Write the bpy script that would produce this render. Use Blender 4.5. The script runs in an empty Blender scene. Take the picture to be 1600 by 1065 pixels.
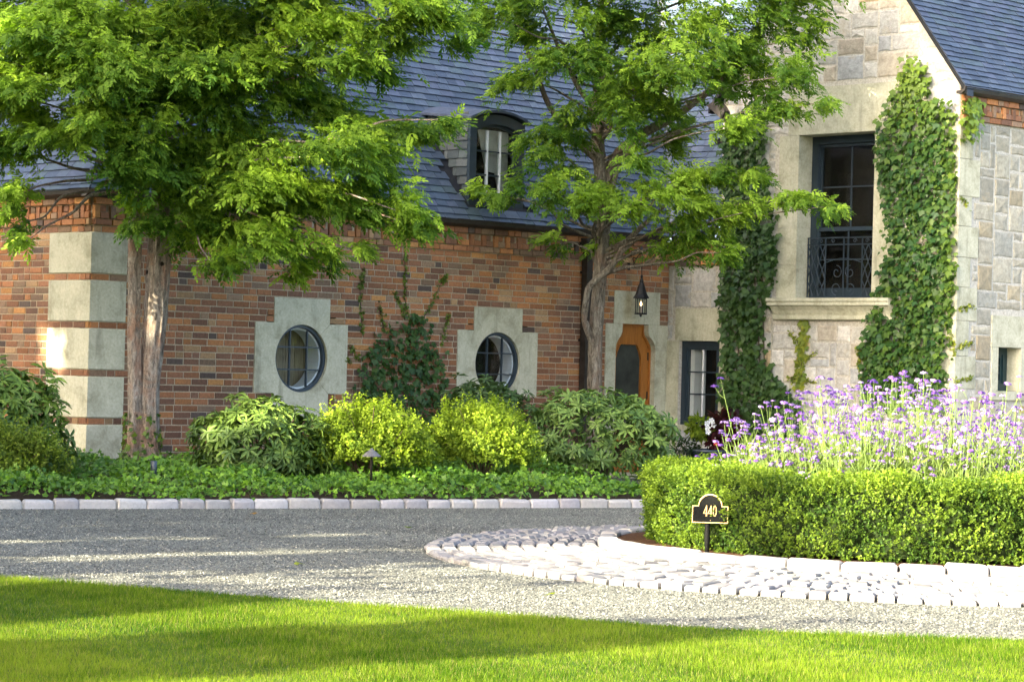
import bpy, math, random
import numpy as np
from mathutils import Matrix, Vector

SC = bpy.context.scene
COL = SC.collection
rad = math.radians

# ------------------------------------------------------------------ camera
cam_d = bpy.data.cameras.new('camera')
cam = bpy.data.objects.new('camera', cam_d); COL.objects.link(cam)
cam_d.sensor_width = 36.0; cam_d.lens = 90.0; cam_d.clip_end = 3000.0; cam_d.clip_start = 0.1
cam.matrix_world = (Matrix.Translation((0, 0, 1.53)) @ Matrix.Rotation(rad(90) + math.atan(47 / 4000.0), 4, 'X')
                    @ Matrix.Rotation(rad(1.5), 4, 'Z'))
SC.camera = cam

# ------------------------------------------------------------------ sky, sun, exposure
SUN_EL = rad(20.0)
LH = Vector((0.77, 0.64, 0)).normalized()          # horizontal direction the sunlight travels
w = bpy.data.worlds.new('World'); SC.world = w; w.use_nodes = True
nt = w.node_tree; nt.nodes.clear()
sky = nt.nodes.new('ShaderNodeTexSky'); sky.sky_type = 'NISHITA'; sky.sun_disc = False
sky.sun_elevation = SUN_EL; sky.sun_rotation = math.atan2(-LH.x, -LH.y)
sky.air_density = 0.5; sky.dust_density = 4.0; sky.ozone_density = 0.0
bg = nt.nodes.new('ShaderNodeBackground'); bg.inputs['Strength'].default_value = 0.15
wo = nt.nodes.new('ShaderNodeOutputWorld')
nt.links.new(sky.outputs[0], bg.inputs[0]); nt.links.new(bg.outputs[0], wo.inputs[0])
sun_d = bpy.data.lights.new('sun', 'SUN'); sun_d.energy = 4.1; sun_d.angle = rad(0.5); sun_d.color = (1.0, 0.88, 0.66)
sun = bpy.data.objects.new('sun', sun_d); COL.objects.link(sun)
sdir = Vector((LH.x * math.cos(SUN_EL), LH.y * math.cos(SUN_EL), -math.sin(SUN_EL)))
sun.rotation_euler = sdir.to_track_quat('-Z', 'Y').to_euler(); sun.location = (-30, -20, 30)
SC.view_settings.view_transform = 'Standard'; SC.view_settings.look = 'None'
SC.view_settings.gamma = 1.0; SC.view_settings.use_curve_mapping = False
SC.view_settings.exposure = 3.35
SC.render.engine = 'CYCLES'
SC.cycles.max_bounces = 5; SC.cycles.diffuse_bounces = 3; SC.cycles.glossy_bounces = 2; SC.cycles.transmission_bounces = 3; SC.cycles.transparent_max_bounces = 8

# ------------------------------------------------------------------ materials
def N(nt, t, **k):
    n = nt.nodes.new(t)
    for a, b in k.items():
        if a.startswith('i_'): n.inputs[a[2:].replace('_', ' ')].default_value = b
        else: setattr(n, a, b)
    return n
def base_mat(name, rough=0.7, spec=0.3, metal=0.0):
    m = bpy.data.materials.new(name); m.use_nodes = True
    nt = m.node_tree; p = nt.nodes['Principled BSDF']
    p.inputs['Roughness'].default_value = rough; p.inputs['Specular IOR Level'].default_value = spec
    p.inputs['Metallic'].default_value = metal
    return m, nt, p
def ramp(nt, fac, stops):
    r = N(nt, 'ShaderNodeValToRGB'); e = r.color_ramp.elements
    while len(e) < len(stops): e.new(0.5)
    for el, (pos, c) in zip(e, stops):
        el.position = pos; el.color = (*c, 1)
    nt.links.new(fac, r.inputs[0]); return r.outputs[0]
def noise(nt, scale, detail=4, rough=0.6, dist=0.0, coord='Object', vec=None):
    n = N(nt, 'ShaderNodeTexNoise'); n.inputs['Scale'].default_value = scale
    n.inputs['Detail'].default_value = detail; n.inputs['Roughness'].default_value = rough; n.inputs['Distortion'].default_value = dist
    if vec is None:
        vec = position(nt)
    nt.links.new(vec, n.inputs['Vector'])
    return n.outputs[0]
def position(nt):
    for n in nt.nodes:
        if n.bl_idname == 'ShaderNodeNewGeometry': return n.outputs['Position']
    return N(nt, 'ShaderNodeNewGeometry').outputs['Position']
def mapping(nt, vec, scale=(1, 1, 1), rot=(0, 0, 0)):
    m = N(nt, 'ShaderNodeMapping'); m.inputs['Scale'].default_value = scale; m.inputs['Rotation'].default_value = rot
    nt.links.new(vec, m.inputs['Vector']); return m.outputs[0]
def mixc(nt, a, b, fac, mode='MIX'):
    m = N(nt, 'ShaderNodeMix', data_type='RGBA', blend_type=mode)
    if isinstance(fac, (int, float)): m.inputs[0].default_value = fac
    else: nt.links.new(fac, m.inputs[0])
    for s, v in ((6, a), (7, b)):
        if isinstance(v, tuple): m.inputs[s].default_value = (*v, 1)
        else: nt.links.new(v, m.inputs[s])
    return m.outputs[2]
def bump(nt, p, h, strength, dist=0.01):
    b = N(nt, 'ShaderNodeBump'); b.inputs['Strength'].default_value = strength; b.inputs['Distance'].default_value = dist
    nt.links.new(h, b.inputs['Height']); nt.links.new(b.outputs[0], p.inputs['Normal'])
def piece_colour(nt, mode):
    """colour of one piece: object colour for single pieces, colour attribute for joined ones"""
    if mode == 'obj': return N(nt, 'ShaderNodeObjectInfo').outputs['Color']
    return N(nt, 'ShaderNodeAttribute', attribute_name='Col').outputs['Color']
def piece_mat(name, mode, rough, spec, nscale, contrast, bstr, bdist=0.006, blotch=None):
    m, nt, p = base_mat(name, rough, spec)
    c = piece_colour(nt, mode)
    n1 = noise(nt, nscale, 6, 0.7)
    g = ramp(nt, n1, [(0.25, (1 - contrast,) * 3), (0.75, (1 + contrast * 0.6,) * 3)])
    c = mixc(nt, c, g, 1.0, 'MULTIPLY')
    if blotch:
        n3 = noise(nt, blotch[0], 3, 0.6, 0.6)
        f = ramp(nt, n3, [(blotch[2], (0, 0, 0)), (blotch[2] + 0.18, (blotch[3],) * 3)])
        c = mixc(nt, c, blotch[1], f)
    nt.links.new(c, p.inputs['Base Color'])
    n2 = noise(nt, nscale * 1.7, 6, 0.75)
    bump(nt, p, n2, bstr, bdist)
    return m
MB_ = {}
for mode in ('obj', 'attr'):
    MB_['brick', mode] = piece_mat('brick_' + mode, mode, 0.85, 0.2, 34, 0.42, 0.6, 0.005, (1.1, (0.075, 0.06, 0.05), 0.58, 0.45))
    MB_['stone', mode] = piece_mat('rubble_' + mode, mode, 0.9, 0.15, 14, 0.42, 0.9, 0.014, (5.0, (0.42, 0.34, 0.2), 0.58, 0.5))
    MB_['slate', mode] = piece_mat('slate_' + mode, mode, 0.55, 0.35, 18, 0.3, 0.5, 0.004)
    MB_['cobble', mode] = piece_mat('cobble_' + mode, mode, 0.75, 0.25, 24, 0.22, 0.7, 0.008)
def simple(name, col, rough=0.6, spec=0.3, metal=0.0, nscale=20, contrast=0.2, bstr=0.25, bdist=0.004):
    m, nt, p = base_mat(name, rough, spec, metal)
    n1 = noise(nt, nscale, 5, 0.65)
    c = ramp(nt, n1, [(0.3, tuple(v * (1 - contrast) for v in col)), (0.7, tuple(min(1, v * (1 + contrast)) for v in col))])
    nt.links.new(c, p.inputs['Base Color'])
    if bstr: bump(nt, p, noise(nt, nscale * 2.5, 5, 0.7), bstr, bdist)
    return m
def limestone():
    m, nt, p = base_mat('limestone', 0.88, 0.15)
    n1 = noise(nt, 3.5, 6, 0.65, 0.4); n2 = noise(nt, 30, 5, 0.7)
    c = ramp(nt, n1, [(0.3, (0.31, 0.30, 0.20)), (0.5, (0.47, 0.455, 0.325)), (0.75, (0.55, 0.535, 0.39))])
    c = mixc(nt, c, ramp(nt, n2, [(0.3, (0.78, 0.78, 0.76)), (0.7, (1.1, 1.1, 1.1))]), 1.0, 'MULTIPLY')
    streak = noise(nt, 1.0, 4, 0.6, 0.3, vec=mapping(nt, position(nt), (7, 7, 0.8)))
    c = mixc(nt, c, (0.17, 0.165, 0.11), ramp(nt, streak, [(0.55, (0, 0, 0)), (0.75, (0.55,) * 3)]))
    nt.links.new(c, p.inputs['Base Color']); bump(nt, p, n2, 0.5, 0.005)
    return m
M = {}
M['limestone'] = limestone()
M['mortar'] = simple('mortar', (0.37, 0.305, 0.205), 0.95, 0.1, 0, 45, 0.3, 0.7, 0.006)
M['mortar_stone'] = simple('mortar_stone', (0.46, 0.43, 0.35), 0.95, 0.1, 0, 30, 0.3, 0.8, 0.01)
M['roof_under'] = simple('roof_underlay', (0.02, 0.022, 0.026), 0.8, 0.2)
M['gutter'] = simple('bronze_gutter', (0.038, 0.033, 0.028), 0.45, 0.4, 0.3, 9, 0.35, 0.15)
M['paint'] = simple('slate_blue_paint', (0.020, 0.034, 0.045), 0.38, 0.45, 0, 12, 0.15, 0.08)
M['paint_green'] = simple('dark_green_paint', (0.012, 0.035, 0.036), 0.4, 0.45, 0, 12, 0.15, 0.08)
M['white'] = simple('white_paint', (0.72, 0.74, 0.74), 0.45, 0.4, 0, 12, 0.06, 0.05)
M['iron'] = simple('black_iron', (0.012, 0.014, 0.016), 0.45, 0.5, 0.4, 40, 0.3, 0.3)
M['lead'] = simple('lead_flashing', (0.12, 0.13, 0.14), 0.5, 0.4, 0.5, 10, 0.3, 0.2)
M['dark_room'] = simple('room_darkness', (0.018, 0.016, 0.013), 0.9, 0.1)  # near-black colour stands in for the unlit rooms behind the panes
M['curtain'] = simple('curtain', (0.42, 0.42, 0.38), 0.9, 0.1, 0, 5, 0.15, 0.1)
M['copper_cap'] = simple('weathered_bronze', (0.16, 0.155, 0.15), 0.5, 0.4, 0.5, 30, 0.3, 0.3)
M['soil'] = simple('soil', (0.045, 0.032, 0.02), 0.95, 0.1, 0, 30, 0.5, 1.0, 0.03)
M['mulch'] = simple('mulch', (0.075, 0.038, 0.018), 0.95, 0.1, 0, 60, 0.6, 1.0, 0.03)
M['stem'] = simple('woody_stem', (0.085, 0.06, 0.04), 0.85, 0.15, 0, 30, 0.3, 0.5)
M['green_stem'] = simple('green_stem', (0.10, 0.155, 0.035), 0.7, 0.2, 0, 20, 0.2, 0)
M['pot'] = simple('dark_glazed_pot', (0.016, 0.026, 0.032), 0.35, 0.5, 0, 12, 0.3, 0.2)
M['gold'] = simple('gold_paint', (0.62, 0.40, 0.15), 0.45, 0.4, 0, 50, 0.15, 0.1)
M['plaque'] = simple('plaque_black', (0.004, 0.0045, 0.004), 0.6, 0.06, 0, 60, 0.2, 0.2)
def wood(name, c0, c1, rough, sc=(14, 14, 1.2)):
    m, nt, p = base_mat(name, rough, 0.4)
    n1 = noise(nt, 3.0, 6, 0.65, 1.2, vec=mapping(nt, position(nt), sc))
    nt.links.new(ramp(nt, n1, [(0.3, c0), (0.7, c1)]), p.inputs['Base Color'])
    bump(nt, p, n1, 0.2, 0.003); return m
M['door_wood'] = wood('varnished_oak', (0.20, 0.068, 0.012), (0.42, 0.165, 0.03), 0.35)
M['shutter_wood'] = wood('inner_shutter_wood', (0.10, 0.075, 0.045), (0.30, 0.235, 0.15), 0.6, (10, 10, 1.0))
def glass():
    m = bpy.data.materials.new('window_glass'); m.use_nodes = True; nt = m.node_tree; nt.nodes.clear()
    o = N(nt, 'ShaderNodeOutputMaterial'); mx = N(nt, 'ShaderNodeMixShader'); fr = N(nt, 'ShaderNodeFresnel')
    fr.inputs[0].default_value = 1.22
    t = N(nt, 'ShaderNodeBsdfTransparent'); t.inputs[0].default_value = (0.93, 0.95, 0.94, 1)
    g = N(nt, 'ShaderNodeBsdfGlossy'); g.inputs['Roughness'].default_value = 0.03
    b = N(nt, 'ShaderNodeBump'); b.inputs['Strength'].default_value = 0.02; b.inputs['Distance'].default_value = 0.02
    nt.links.new(noise(nt, 3.0, 2), b.inputs['Height']); nt.links.new(b.outputs[0], g.inputs['Normal'])
    nt.links.new(fr.outputs[0], mx.inputs[0]); nt.links.new(t.outputs[0], mx.inputs[1]); nt.links.new(g.outputs[0], mx.inputs[2])
    nt.links.new(mx.outputs[0], o.inputs[0]); return m
M['slate_plain'] = simple('plain_slate', (0.06, 0.075, 0.105), 0.6, 0.3, 0, 14, 0.3, 0.3)
M['glass'] = glass()
M['screen'] = simple('insect_screen', (0.042, 0.046, 0.036), 0.75, 0.15, 0, 3, 0.4, 0)
def leaf_mat(name, trans=0.38, rough=0.55, spec=0.16, tint=(1.25, 1.3, 0.5)):
    m = bpy.data.materials.new(name); m.use_nodes = True; nt = m.node_tree
    p = nt.nodes['Principled BSDF']; o = nt.nodes['Material Output']
    p.inputs['Roughness'].default_value = rough; p.inputs['Specular IOR Level'].default_value = spec
    a = N(nt, 'ShaderNodeAttribute', attribute_name='Col').outputs['Color']
    nt.links.new(a, p.inputs['Base Color'])
    tr = N(nt, 'ShaderNodeBsdfTranslucent'); nt.links.new(mixc(nt, a, tint, 1.0, 'MULTIPLY'), tr.inputs[0])
    mx = N(nt, 'ShaderNodeMixShader'); mx.inputs[0].default_value = trans
    nt.links.new(p.outputs[0], mx.inputs[1]); nt.links.new(tr.outputs[0], mx.inputs[2]); nt.links.new(mx.outputs[0], o.inputs[0])
    return m
M['leaf'] = leaf_mat('leaf', 0.5); M['leaf_glossy'] = leaf_mat('leaf_glossy', 0.3, 0.42, 0.24)
M['petal'] = leaf_mat('petal', 0.35, 0.7, 0.1, (1.1, 1.0, 1.1))
M['grass'] = leaf_mat('grass_blade', 0.42, 0.7, 0.03, (1.7, 1.35, 0.9))
def bark(name, cols, sc):
    m, nt, p = base_mat(name, 0.95, 0.1)
    v = mapping(nt, position(nt), sc)
    n1 = noise(nt, 1.0, 8, 0.75, 1.6, vec=v); n2 = noise(nt, 2.6, 5, 0.65, 0.8); n3 = noise(nt, 1.0, 6, 0.8, 2.5, vec=mapping(nt, position(nt), (sc[0] * 2.2, sc[1] * 2.2, sc[2] * 3)))
    c = ramp(nt, n1, [(0.36, cols[0]), (0.47, cols[1]), (0.62, cols[2])])
    c = mixc(nt, c, cols[3], ramp(nt, n2, [(0.5, (0, 0, 0)), (0.62, (0.7,) * 3)]))
    c = mixc(nt, c, ramp(nt, n3, [(0.35, (0.5,) * 3), (0.55, (1.1,) * 3)]), 1.0, 'MULTIPLY')
    vo = N(nt, 'ShaderNodeTexVoronoi'); vo.inputs['Scale'].default_value = 3.2; nt.links.new(position(nt), vo.inputs['Vector'])
    c = mixc(nt, (0.02, 0.016, 0.012), c, ramp(nt, vo.outputs['Distance'], [(0.07, (0, 0, 0)), (0.12, (1, 1, 1))]))
    nt.links.new(c, p.inputs['Base Color'])
    h = N(nt, 'ShaderNodeMath', operation='ADD'); nt.links.new(n1, h.inputs[0]); nt.links.new(n3, h.inputs[1])
    bump(nt, p, h.outputs[0], 1.0, 0.035); return m
M['bark_a'] = bark('peeling_bark', [(0.09, 0.075, 0.06), (0.28, 0.235, 0.18), (0.50, 0.43, 0.34), (0.36, 0.21, 0.135)], (13, 13, 3.4))
M['bark_b'] = bark('grey_bark', [(0.08, 0.068, 0.05), (0.21, 0.18, 0.13), (0.36, 0.32, 0.245), (0.23, 0.155, 0.105)], (14, 14, 3.2))

# ------------------------------------------------------------------ mesh helpers
def link(o, parent=None):
    COL.objects.link(o)
    if parent is not None: o.parent = parent
    return o
def empty(name, loc=(0, 0, 0), rz=0.0):
    o = bpy.data.objects.new(name, None); link(o); o.location = loc; o.rotation_euler = (0, 0, rz); return o
def tag(o, label=None, cat=None, group=None, kind=None):
    if label: o['label'] = label
    if cat: o['category'] = cat
    if group: o['group'] = group
    if kind: o['kind'] = kind
    return o
class MB:
    """collects faces of one mesh"""
    def __init__(s): s.v = []; s.f = []; s.c = []
    def add(s, vs, fs, col=None):
        b = len(s.v); s.v.extend(vs); s.f.extend([tuple(i + b for i in f) for f in fs])
        s.c.extend([col] * len(vs)); return s
    def box(s, x0, x1, y0, y1, z0, z1, col=None):
        return s.add([(x0, y0, z0), (x1, y0, z0), (x1, y1, z0), (x0, y1, z0), (x0, y0, z1), (x1, y0, z1), (x1, y1, z1), (x0, y1, z1)],
                     [(3, 2, 1, 0), (4, 5, 6, 7), (0, 1, 5, 4), (1, 2, 6, 5), (2, 3, 7, 6), (3, 0, 4, 7)], col)
    def prism(s, poly, d0, d1, fn, col=None):
        """poly [(c,z)] extruded from out=d0 (back) to out=d1 (front); fn(c,out,z) -> point"""
        n = len(poly)
        vs = [fn(c, d0, z) for c, z in poly] + [fn(c, d1, z) for c, z in poly]
        fs = [tuple(range(n, 2 * n)), tuple(range(n - 1, -1, -1))] + [(i, (i + 1) % n, n + (i + 1) % n, n + i) for i in range(n)]
        return s.add(vs, fs, col)
    def tube(s, pts, r, n=6, col=None, cap=True):
        pts = [Vector(p) for p in pts]; rs = r if isinstance(r, (list, tuple)) else [r] * len(pts)
        b = []; up = Vector((0.13, 0.31, 0.94))
        for i, p in enumerate(pts):
            t = (pts[min(i + 1, len(pts) - 1)] - pts[max(i - 1, 0)]).normalized()
            x = t.cross(up)
            if x.length < 1e-3: x = t.cross(Vector((1, 0, 0)))
            x.normalize(); y = t.cross(x)
            b += [tuple(p + rs[i] * (math.cos(2 * math.pi * k / n) * x + math.sin(2 * math.pi * k / n) * y)) for k in range(n)]
        fs = []
        for i in range(len(pts) - 1):
            for k in range(n):
                k2 = (k + 1) % n; fs.append((i * n + k, i * n + k2, (i + 1) * n + k2, (i + 1) * n + k))
        if cap: fs += [tuple(range(n - 1, -1, -1)), tuple(range((len(pts) - 1) * n, len(pts) * n))]
        return s.add(b, fs, col)
    def lathe(s, prof, cx, cy, n=20, col=None):
        vs = [(cx + r * math.cos(2 * math.pi * k / n), cy + r * math.sin(2 * math.pi * k / n), z) for r, z in prof for k in range(n)]
        fs = [(i * n + k, i * n + (k + 1) % n, (i + 1) * n + (k + 1) % n, (i + 1) * n + k) for i in range(len(prof) - 1) for k in range(n)]
        fs += [tuple(range(n - 1, -1, -1)), tuple(range((len(prof) - 1) * n, len(prof) * n))]
        return s.add(vs, fs, col)
    def mesh(s, name):
        me = bpy.data.meshes.new(name); me.from_pydata(s.v, [], s.f)
        if s.c and s.c[0] is not None:
            a = me.color_attributes.new('Col', 'FLOAT_COLOR', 'POINT')
            a.data.foreach_set('color', np.array([(c[0], c[1], c[2], 1) for c in s.c], dtype=np.float32).ravel())
        me.update(); return me
    def build(s, name, mat, parent=None, smooth=False):
        me = s.mesh(name); me.materials.append(mat)
        if smooth: me.polygons.foreach_set('use_smooth', [True] * len(me.polygons))
        o = bpy.data.objects.new(name, me); return link(o, parent)
def np_mesh(name, V, F, mat, parent=None, col=None, smooth=False):
    """V (n,3); F list of (m,k) face arrays; col (n,3)"""
    me = bpy.data.meshes.new(name); V = np.asarray(V, np.float32)
    F = [np.asarray(f, np.int32) for f in F if len(f)]
    me.vertices.add(len(V)); me.vertices.foreach_set('co', V.ravel())
    nl = sum(f.size for f in F); me.loops.add(nl); me.loops.foreach_set('vertex_index', np.concatenate([f.ravel() for f in F]))
    st = []; off = 0
    for f in F:
        st.append(off + np.arange(len(f)) * f.shape[1]); off += f.size
    st = np.concatenate(st).astype(np.int32); me.polygons.add(len(st)); me.polygons.foreach_set('loop_start', st)
    if smooth: me.polygons.foreach_set('use_smooth', np.ones(len(st), bool))
    if col is not None:
        a = me.color_attributes.new('Col', 'FLOAT_COLOR', 'POINT')
        c = np.ones((len(V), 4), np.float32); c[:, :3] = col; a.data.foreach_set('color', c.ravel())
    me.update(); me.validate(); me.materials.append(mat)
    o = bpy.data.objects.new(name, me); return link(o, parent)
def unit(a): return a / np.maximum(np.linalg.norm(a, axis=-1, keepdims=True), 1e-9)
def scatter(tv, tf, P, X, Y, Z, col, tcol=None):
    """copies of a template (tv in x,y,z) at P with basis X,Y,Z; returns V, F, C"""
    tv = np.asarray(tv, float); n = len(P); k = len(tv)
    V = P[:, None, :] + tv[None, :, 0:1] * X[:, None, :] + tv[None, :, 1:2] * Y[:, None, :] + tv[None, :, 2:3] * Z[:, None, :]
    F = [(np.asarray(f)[None] + (np.arange(n) * k)[:, None, None]).reshape(-1, np.asarray(f).shape[1]) for f in tf]
    C = np.repeat(col[:, None, :], k, 1)
    if tcol is not None: C = C * np.asarray(tcol)[None, :, None]
    return V.reshape(-1, 3), F, C.reshape(-1, 3)
class Cloud:
    """several scatters joined in one mesh"""
    def __init__(s): s.V = []; s.F = {}; s.C = []; s.n = 0
    def add(s, V, F, C):
        for f in F: s.F.setdefault(f.shape[1], []).append(f + s.n)
        s.V.append(V); s.C.append(C); s.n += len(V)
    def build(s, name, mat, parent=None):
        return np_mesh(name, np.concatenate(s.V), [np.concatenate(f) for f in s.F.values()], mat, parent, np.concatenate(s.C))
def basis(axis, nor):
    X = unit(axis); Y = unit(np.cross(nor, X)); Z = np.cross(X, Y); return X, Y, Z
rng = np.random.default_rng(7); random.seed(7)
KITE = ([(0, 0, 0), (0.45, 0.5, -0.06), (1, 0, -0.12), (0.45, -0.5, -0.06)], [np.array([[0, 1, 2], [0, 2, 3]])])
OVAL = ([(0, 0, 0), (0.3, 0.42, 0.07), (0.7, 0.42, 0.03), (1, 0, -0.12), (0.7, -0.42, 0.03), (0.3, -0.42, 0.07), (0.45, 0, -0.02)],
        [np.array([[6, 0, 1], [6, 1, 2], [6, 2, 3], [6, 3, 4], [6, 4, 5], [6, 5, 0]])])
LOBED = ([(0, 0, 0), (-0.08, 0.32, -0.03), (0.38, 0.62, -0.06), (0.5, 0.26, 0.02), (1, 0, -0.1), (0.5, -0.26, 0.02), (0.38, -0.62, -0.06), (-0.08, -0.32, -0.03)],
         [np.array([[0, 1, 2], [0, 2, 3], [0, 3, 4], [0, 4, 5], [0, 5, 6], [0, 6, 7]])])
def in_poly(P, poly):
    x, y = P[:, 0], P[:, 1]; r = np.zeros(len(P), bool); n = len(poly)
    for i in range(n):
        x0, y0 = poly[i]; x1, y1 = poly[(i + 1) % n]
        c = ((y0 > y) != (y1 > y)) & (x < (x1 - x0) * (y - y0) / ((y1 - y0) if y1 != y0 else 1e-9) + x0); r ^= c
    return r
def sample_poly(poly, n):
    lo = np.min(poly, 0); hi = np.max(poly, 0); out = np.zeros((0, 2))
    while len(out) < n:
        p = rng.uniform(lo, hi, (n * 2, 2)); out = np.concatenate([out, p[in_poly(p, poly)]])
    return out[:n]
def mixcol(c0, c1, t): return np.asarray(c0)[None] * (1 - t[:, None]) + np.asarray(c1)[None] * t[:, None]
PADS_A = [(-5.47, 29.07, 5.17, 0.87, 0.4), (-5.55, 28.81, 4.48, 0.65, 0.32), (-5.79, 29.39, 3.88, 0.33, 0.26), (-4.78, 28.91, 4.8, 0.8, 0.4), (-5.72, 29.29, 3.43, 0.29, 0.29), (-5.77, 29.76, 3.13, 0.16, 0.19), (-4.29, 30.44, 5.45, 0.91, 0.42), (-3.5, 30.2, 5.59, 0.91, 0.42), (-3.84, 30.13, 4.67, 0.9, 0.41), (-4.24, 29.04, 4.14, 0.44, 0.33), (-3.05, 29.67, 4.86, 0.82, 0.41), (-2.28, 29.15, 5.26, 0.8, 0.4), (-1.4, 28.95, 5.55, 0.72, 0.25), (-0.89, 28.81, 5.58, 0.43, 0.18), (-1.83, 29.03, 5.0, 0.44, 0.18), (-3.26, 30.45, 4.18, 0.84, 0.42), (-2.34, 30.26, 4.57, 0.76, 0.34), (-1.6, 30.21, 5.04, 0.38, 0.14), (-1.27, 30.2, 4.37, 0.6, 0.18), (-1.94, 28.99, 3.94, 0.72, 0.28), (-2.72, 29.63, 3.61, 0.81, 0.33), (-1.63, 30.08, 3.59, 0.45, 0.26), (-3.6, 30.22, 3.55, 0.76, 0.34), (-4.31, 30.4, 3.66, 0.42, 0.3), (-3.61, 30.43, 3.07, 0.68, 0.27), (-2.67, 29.32, 2.96, 0.59, 0.31), (-2.61, 30.05, 2.62, 0.24, 0.17), (-1.92, 30.14, 3.32, 0.53, 0.26), (-1.82, 29.91, 2.89, 0.12, 0.16), (-1.14, 29.45, 3.19, 0.33, 0.12), (-4.0, 29.86, 3.25, 0.49, 0.24), (-4.89, 28.78, 4.21, 0.43, 0.29), (-5.5, 30.47, 4.97, 0.61, 0.38), (-4.63, 30.33, 4.75, 0.68, 0.38), (-2.7, 29.7, 5.55, 0.74, 0.37), (-0.87, 29.2, 4.39, 0.29, 0.1), (-1.58, 30.47, 3.96, 0.3, 0.19), (-4.86, 29.74, 5.27, 0.67, 0.37), (-5.73, 30.36, 5.63, 0.76, 0.3), (-3.85, 30.3, 4.04, 0.61, 0.34), (-4.42, 29.91, 3.28, 0.22, 0.22), (-2.28, 29.78, 3.48, 0.52, 0.3), (-3.04, 30.04, 3.33, 0.53, 0.3), (-1.27, 29.46, 5.33, 0.29, 0.13), (-5.2, 28.92, 4.03, 0.51, 0.2), (-3.51, 29.63, 2.73, 0.41, 0.18), (-2.45, 30.34, 2.83, 0.3, 0.19), (-1.36, 29.26, 3.36, 0.4, 0.2), (-4.48, 29.26, 3.79, 0.44, 0.29), (-5.25, 29.85, 5.28, 0.6, 0.34), (-5.78, 29.16, 4.95, 0.44, 0.33), (-2.9, 29.95, 3.92, 0.52, 0.3), (-1.84, 29.54, 4.29, 0.52, 0.22), (-3.89, 29.29, 4.94, 0.66, 0.33), (-0.94, 30.59, 5.49, 0.27, 0.12), (-5.63, 29.47, 2.89, 0.1, 0.12), (-5.51, 29.43, 4.22, 0.51, 0.24), (-4.92, 29.01, 4.05, 0.33, 0.19), (-5.86, 29.87, 4.4, 0.45, 0.3), (-4.66, 29.15, 4.29, 0.44, 0.28), (-5.82, 29.31, 4.05, 0.29, 0.26), (-3.63, 30.09, 5.35, 0.68, 0.34), (-5.22, 29.24, 5.49, 0.66, 0.29), (-5.75, 30.4, 6.25, 1.06, 0.46), (-4.66, 31.26, 6.49, 1.09, 0.47), (-3.19, 29.25, 6.13, 1.02, 0.44), (-2.16, 29.15, 6.22, 1.02, 0.44), (-1.3, 29.57, 6.23, 1.04, 0.44), (-5.17, 30.91, 7.12, 1.08, 0.46), (-3.81, 30.54, 7.17, 1.07, 0.46), (-2.51, 29.59, 7.02, 1.04, 0.44), (-4.27, 29.83, 7.77, 1.04, 0.45), (-3.18, 29.44, 7.72, 1.03, 0.44), (-3.8, 30.15, 8.61, 1.06, 0.45)]
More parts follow.
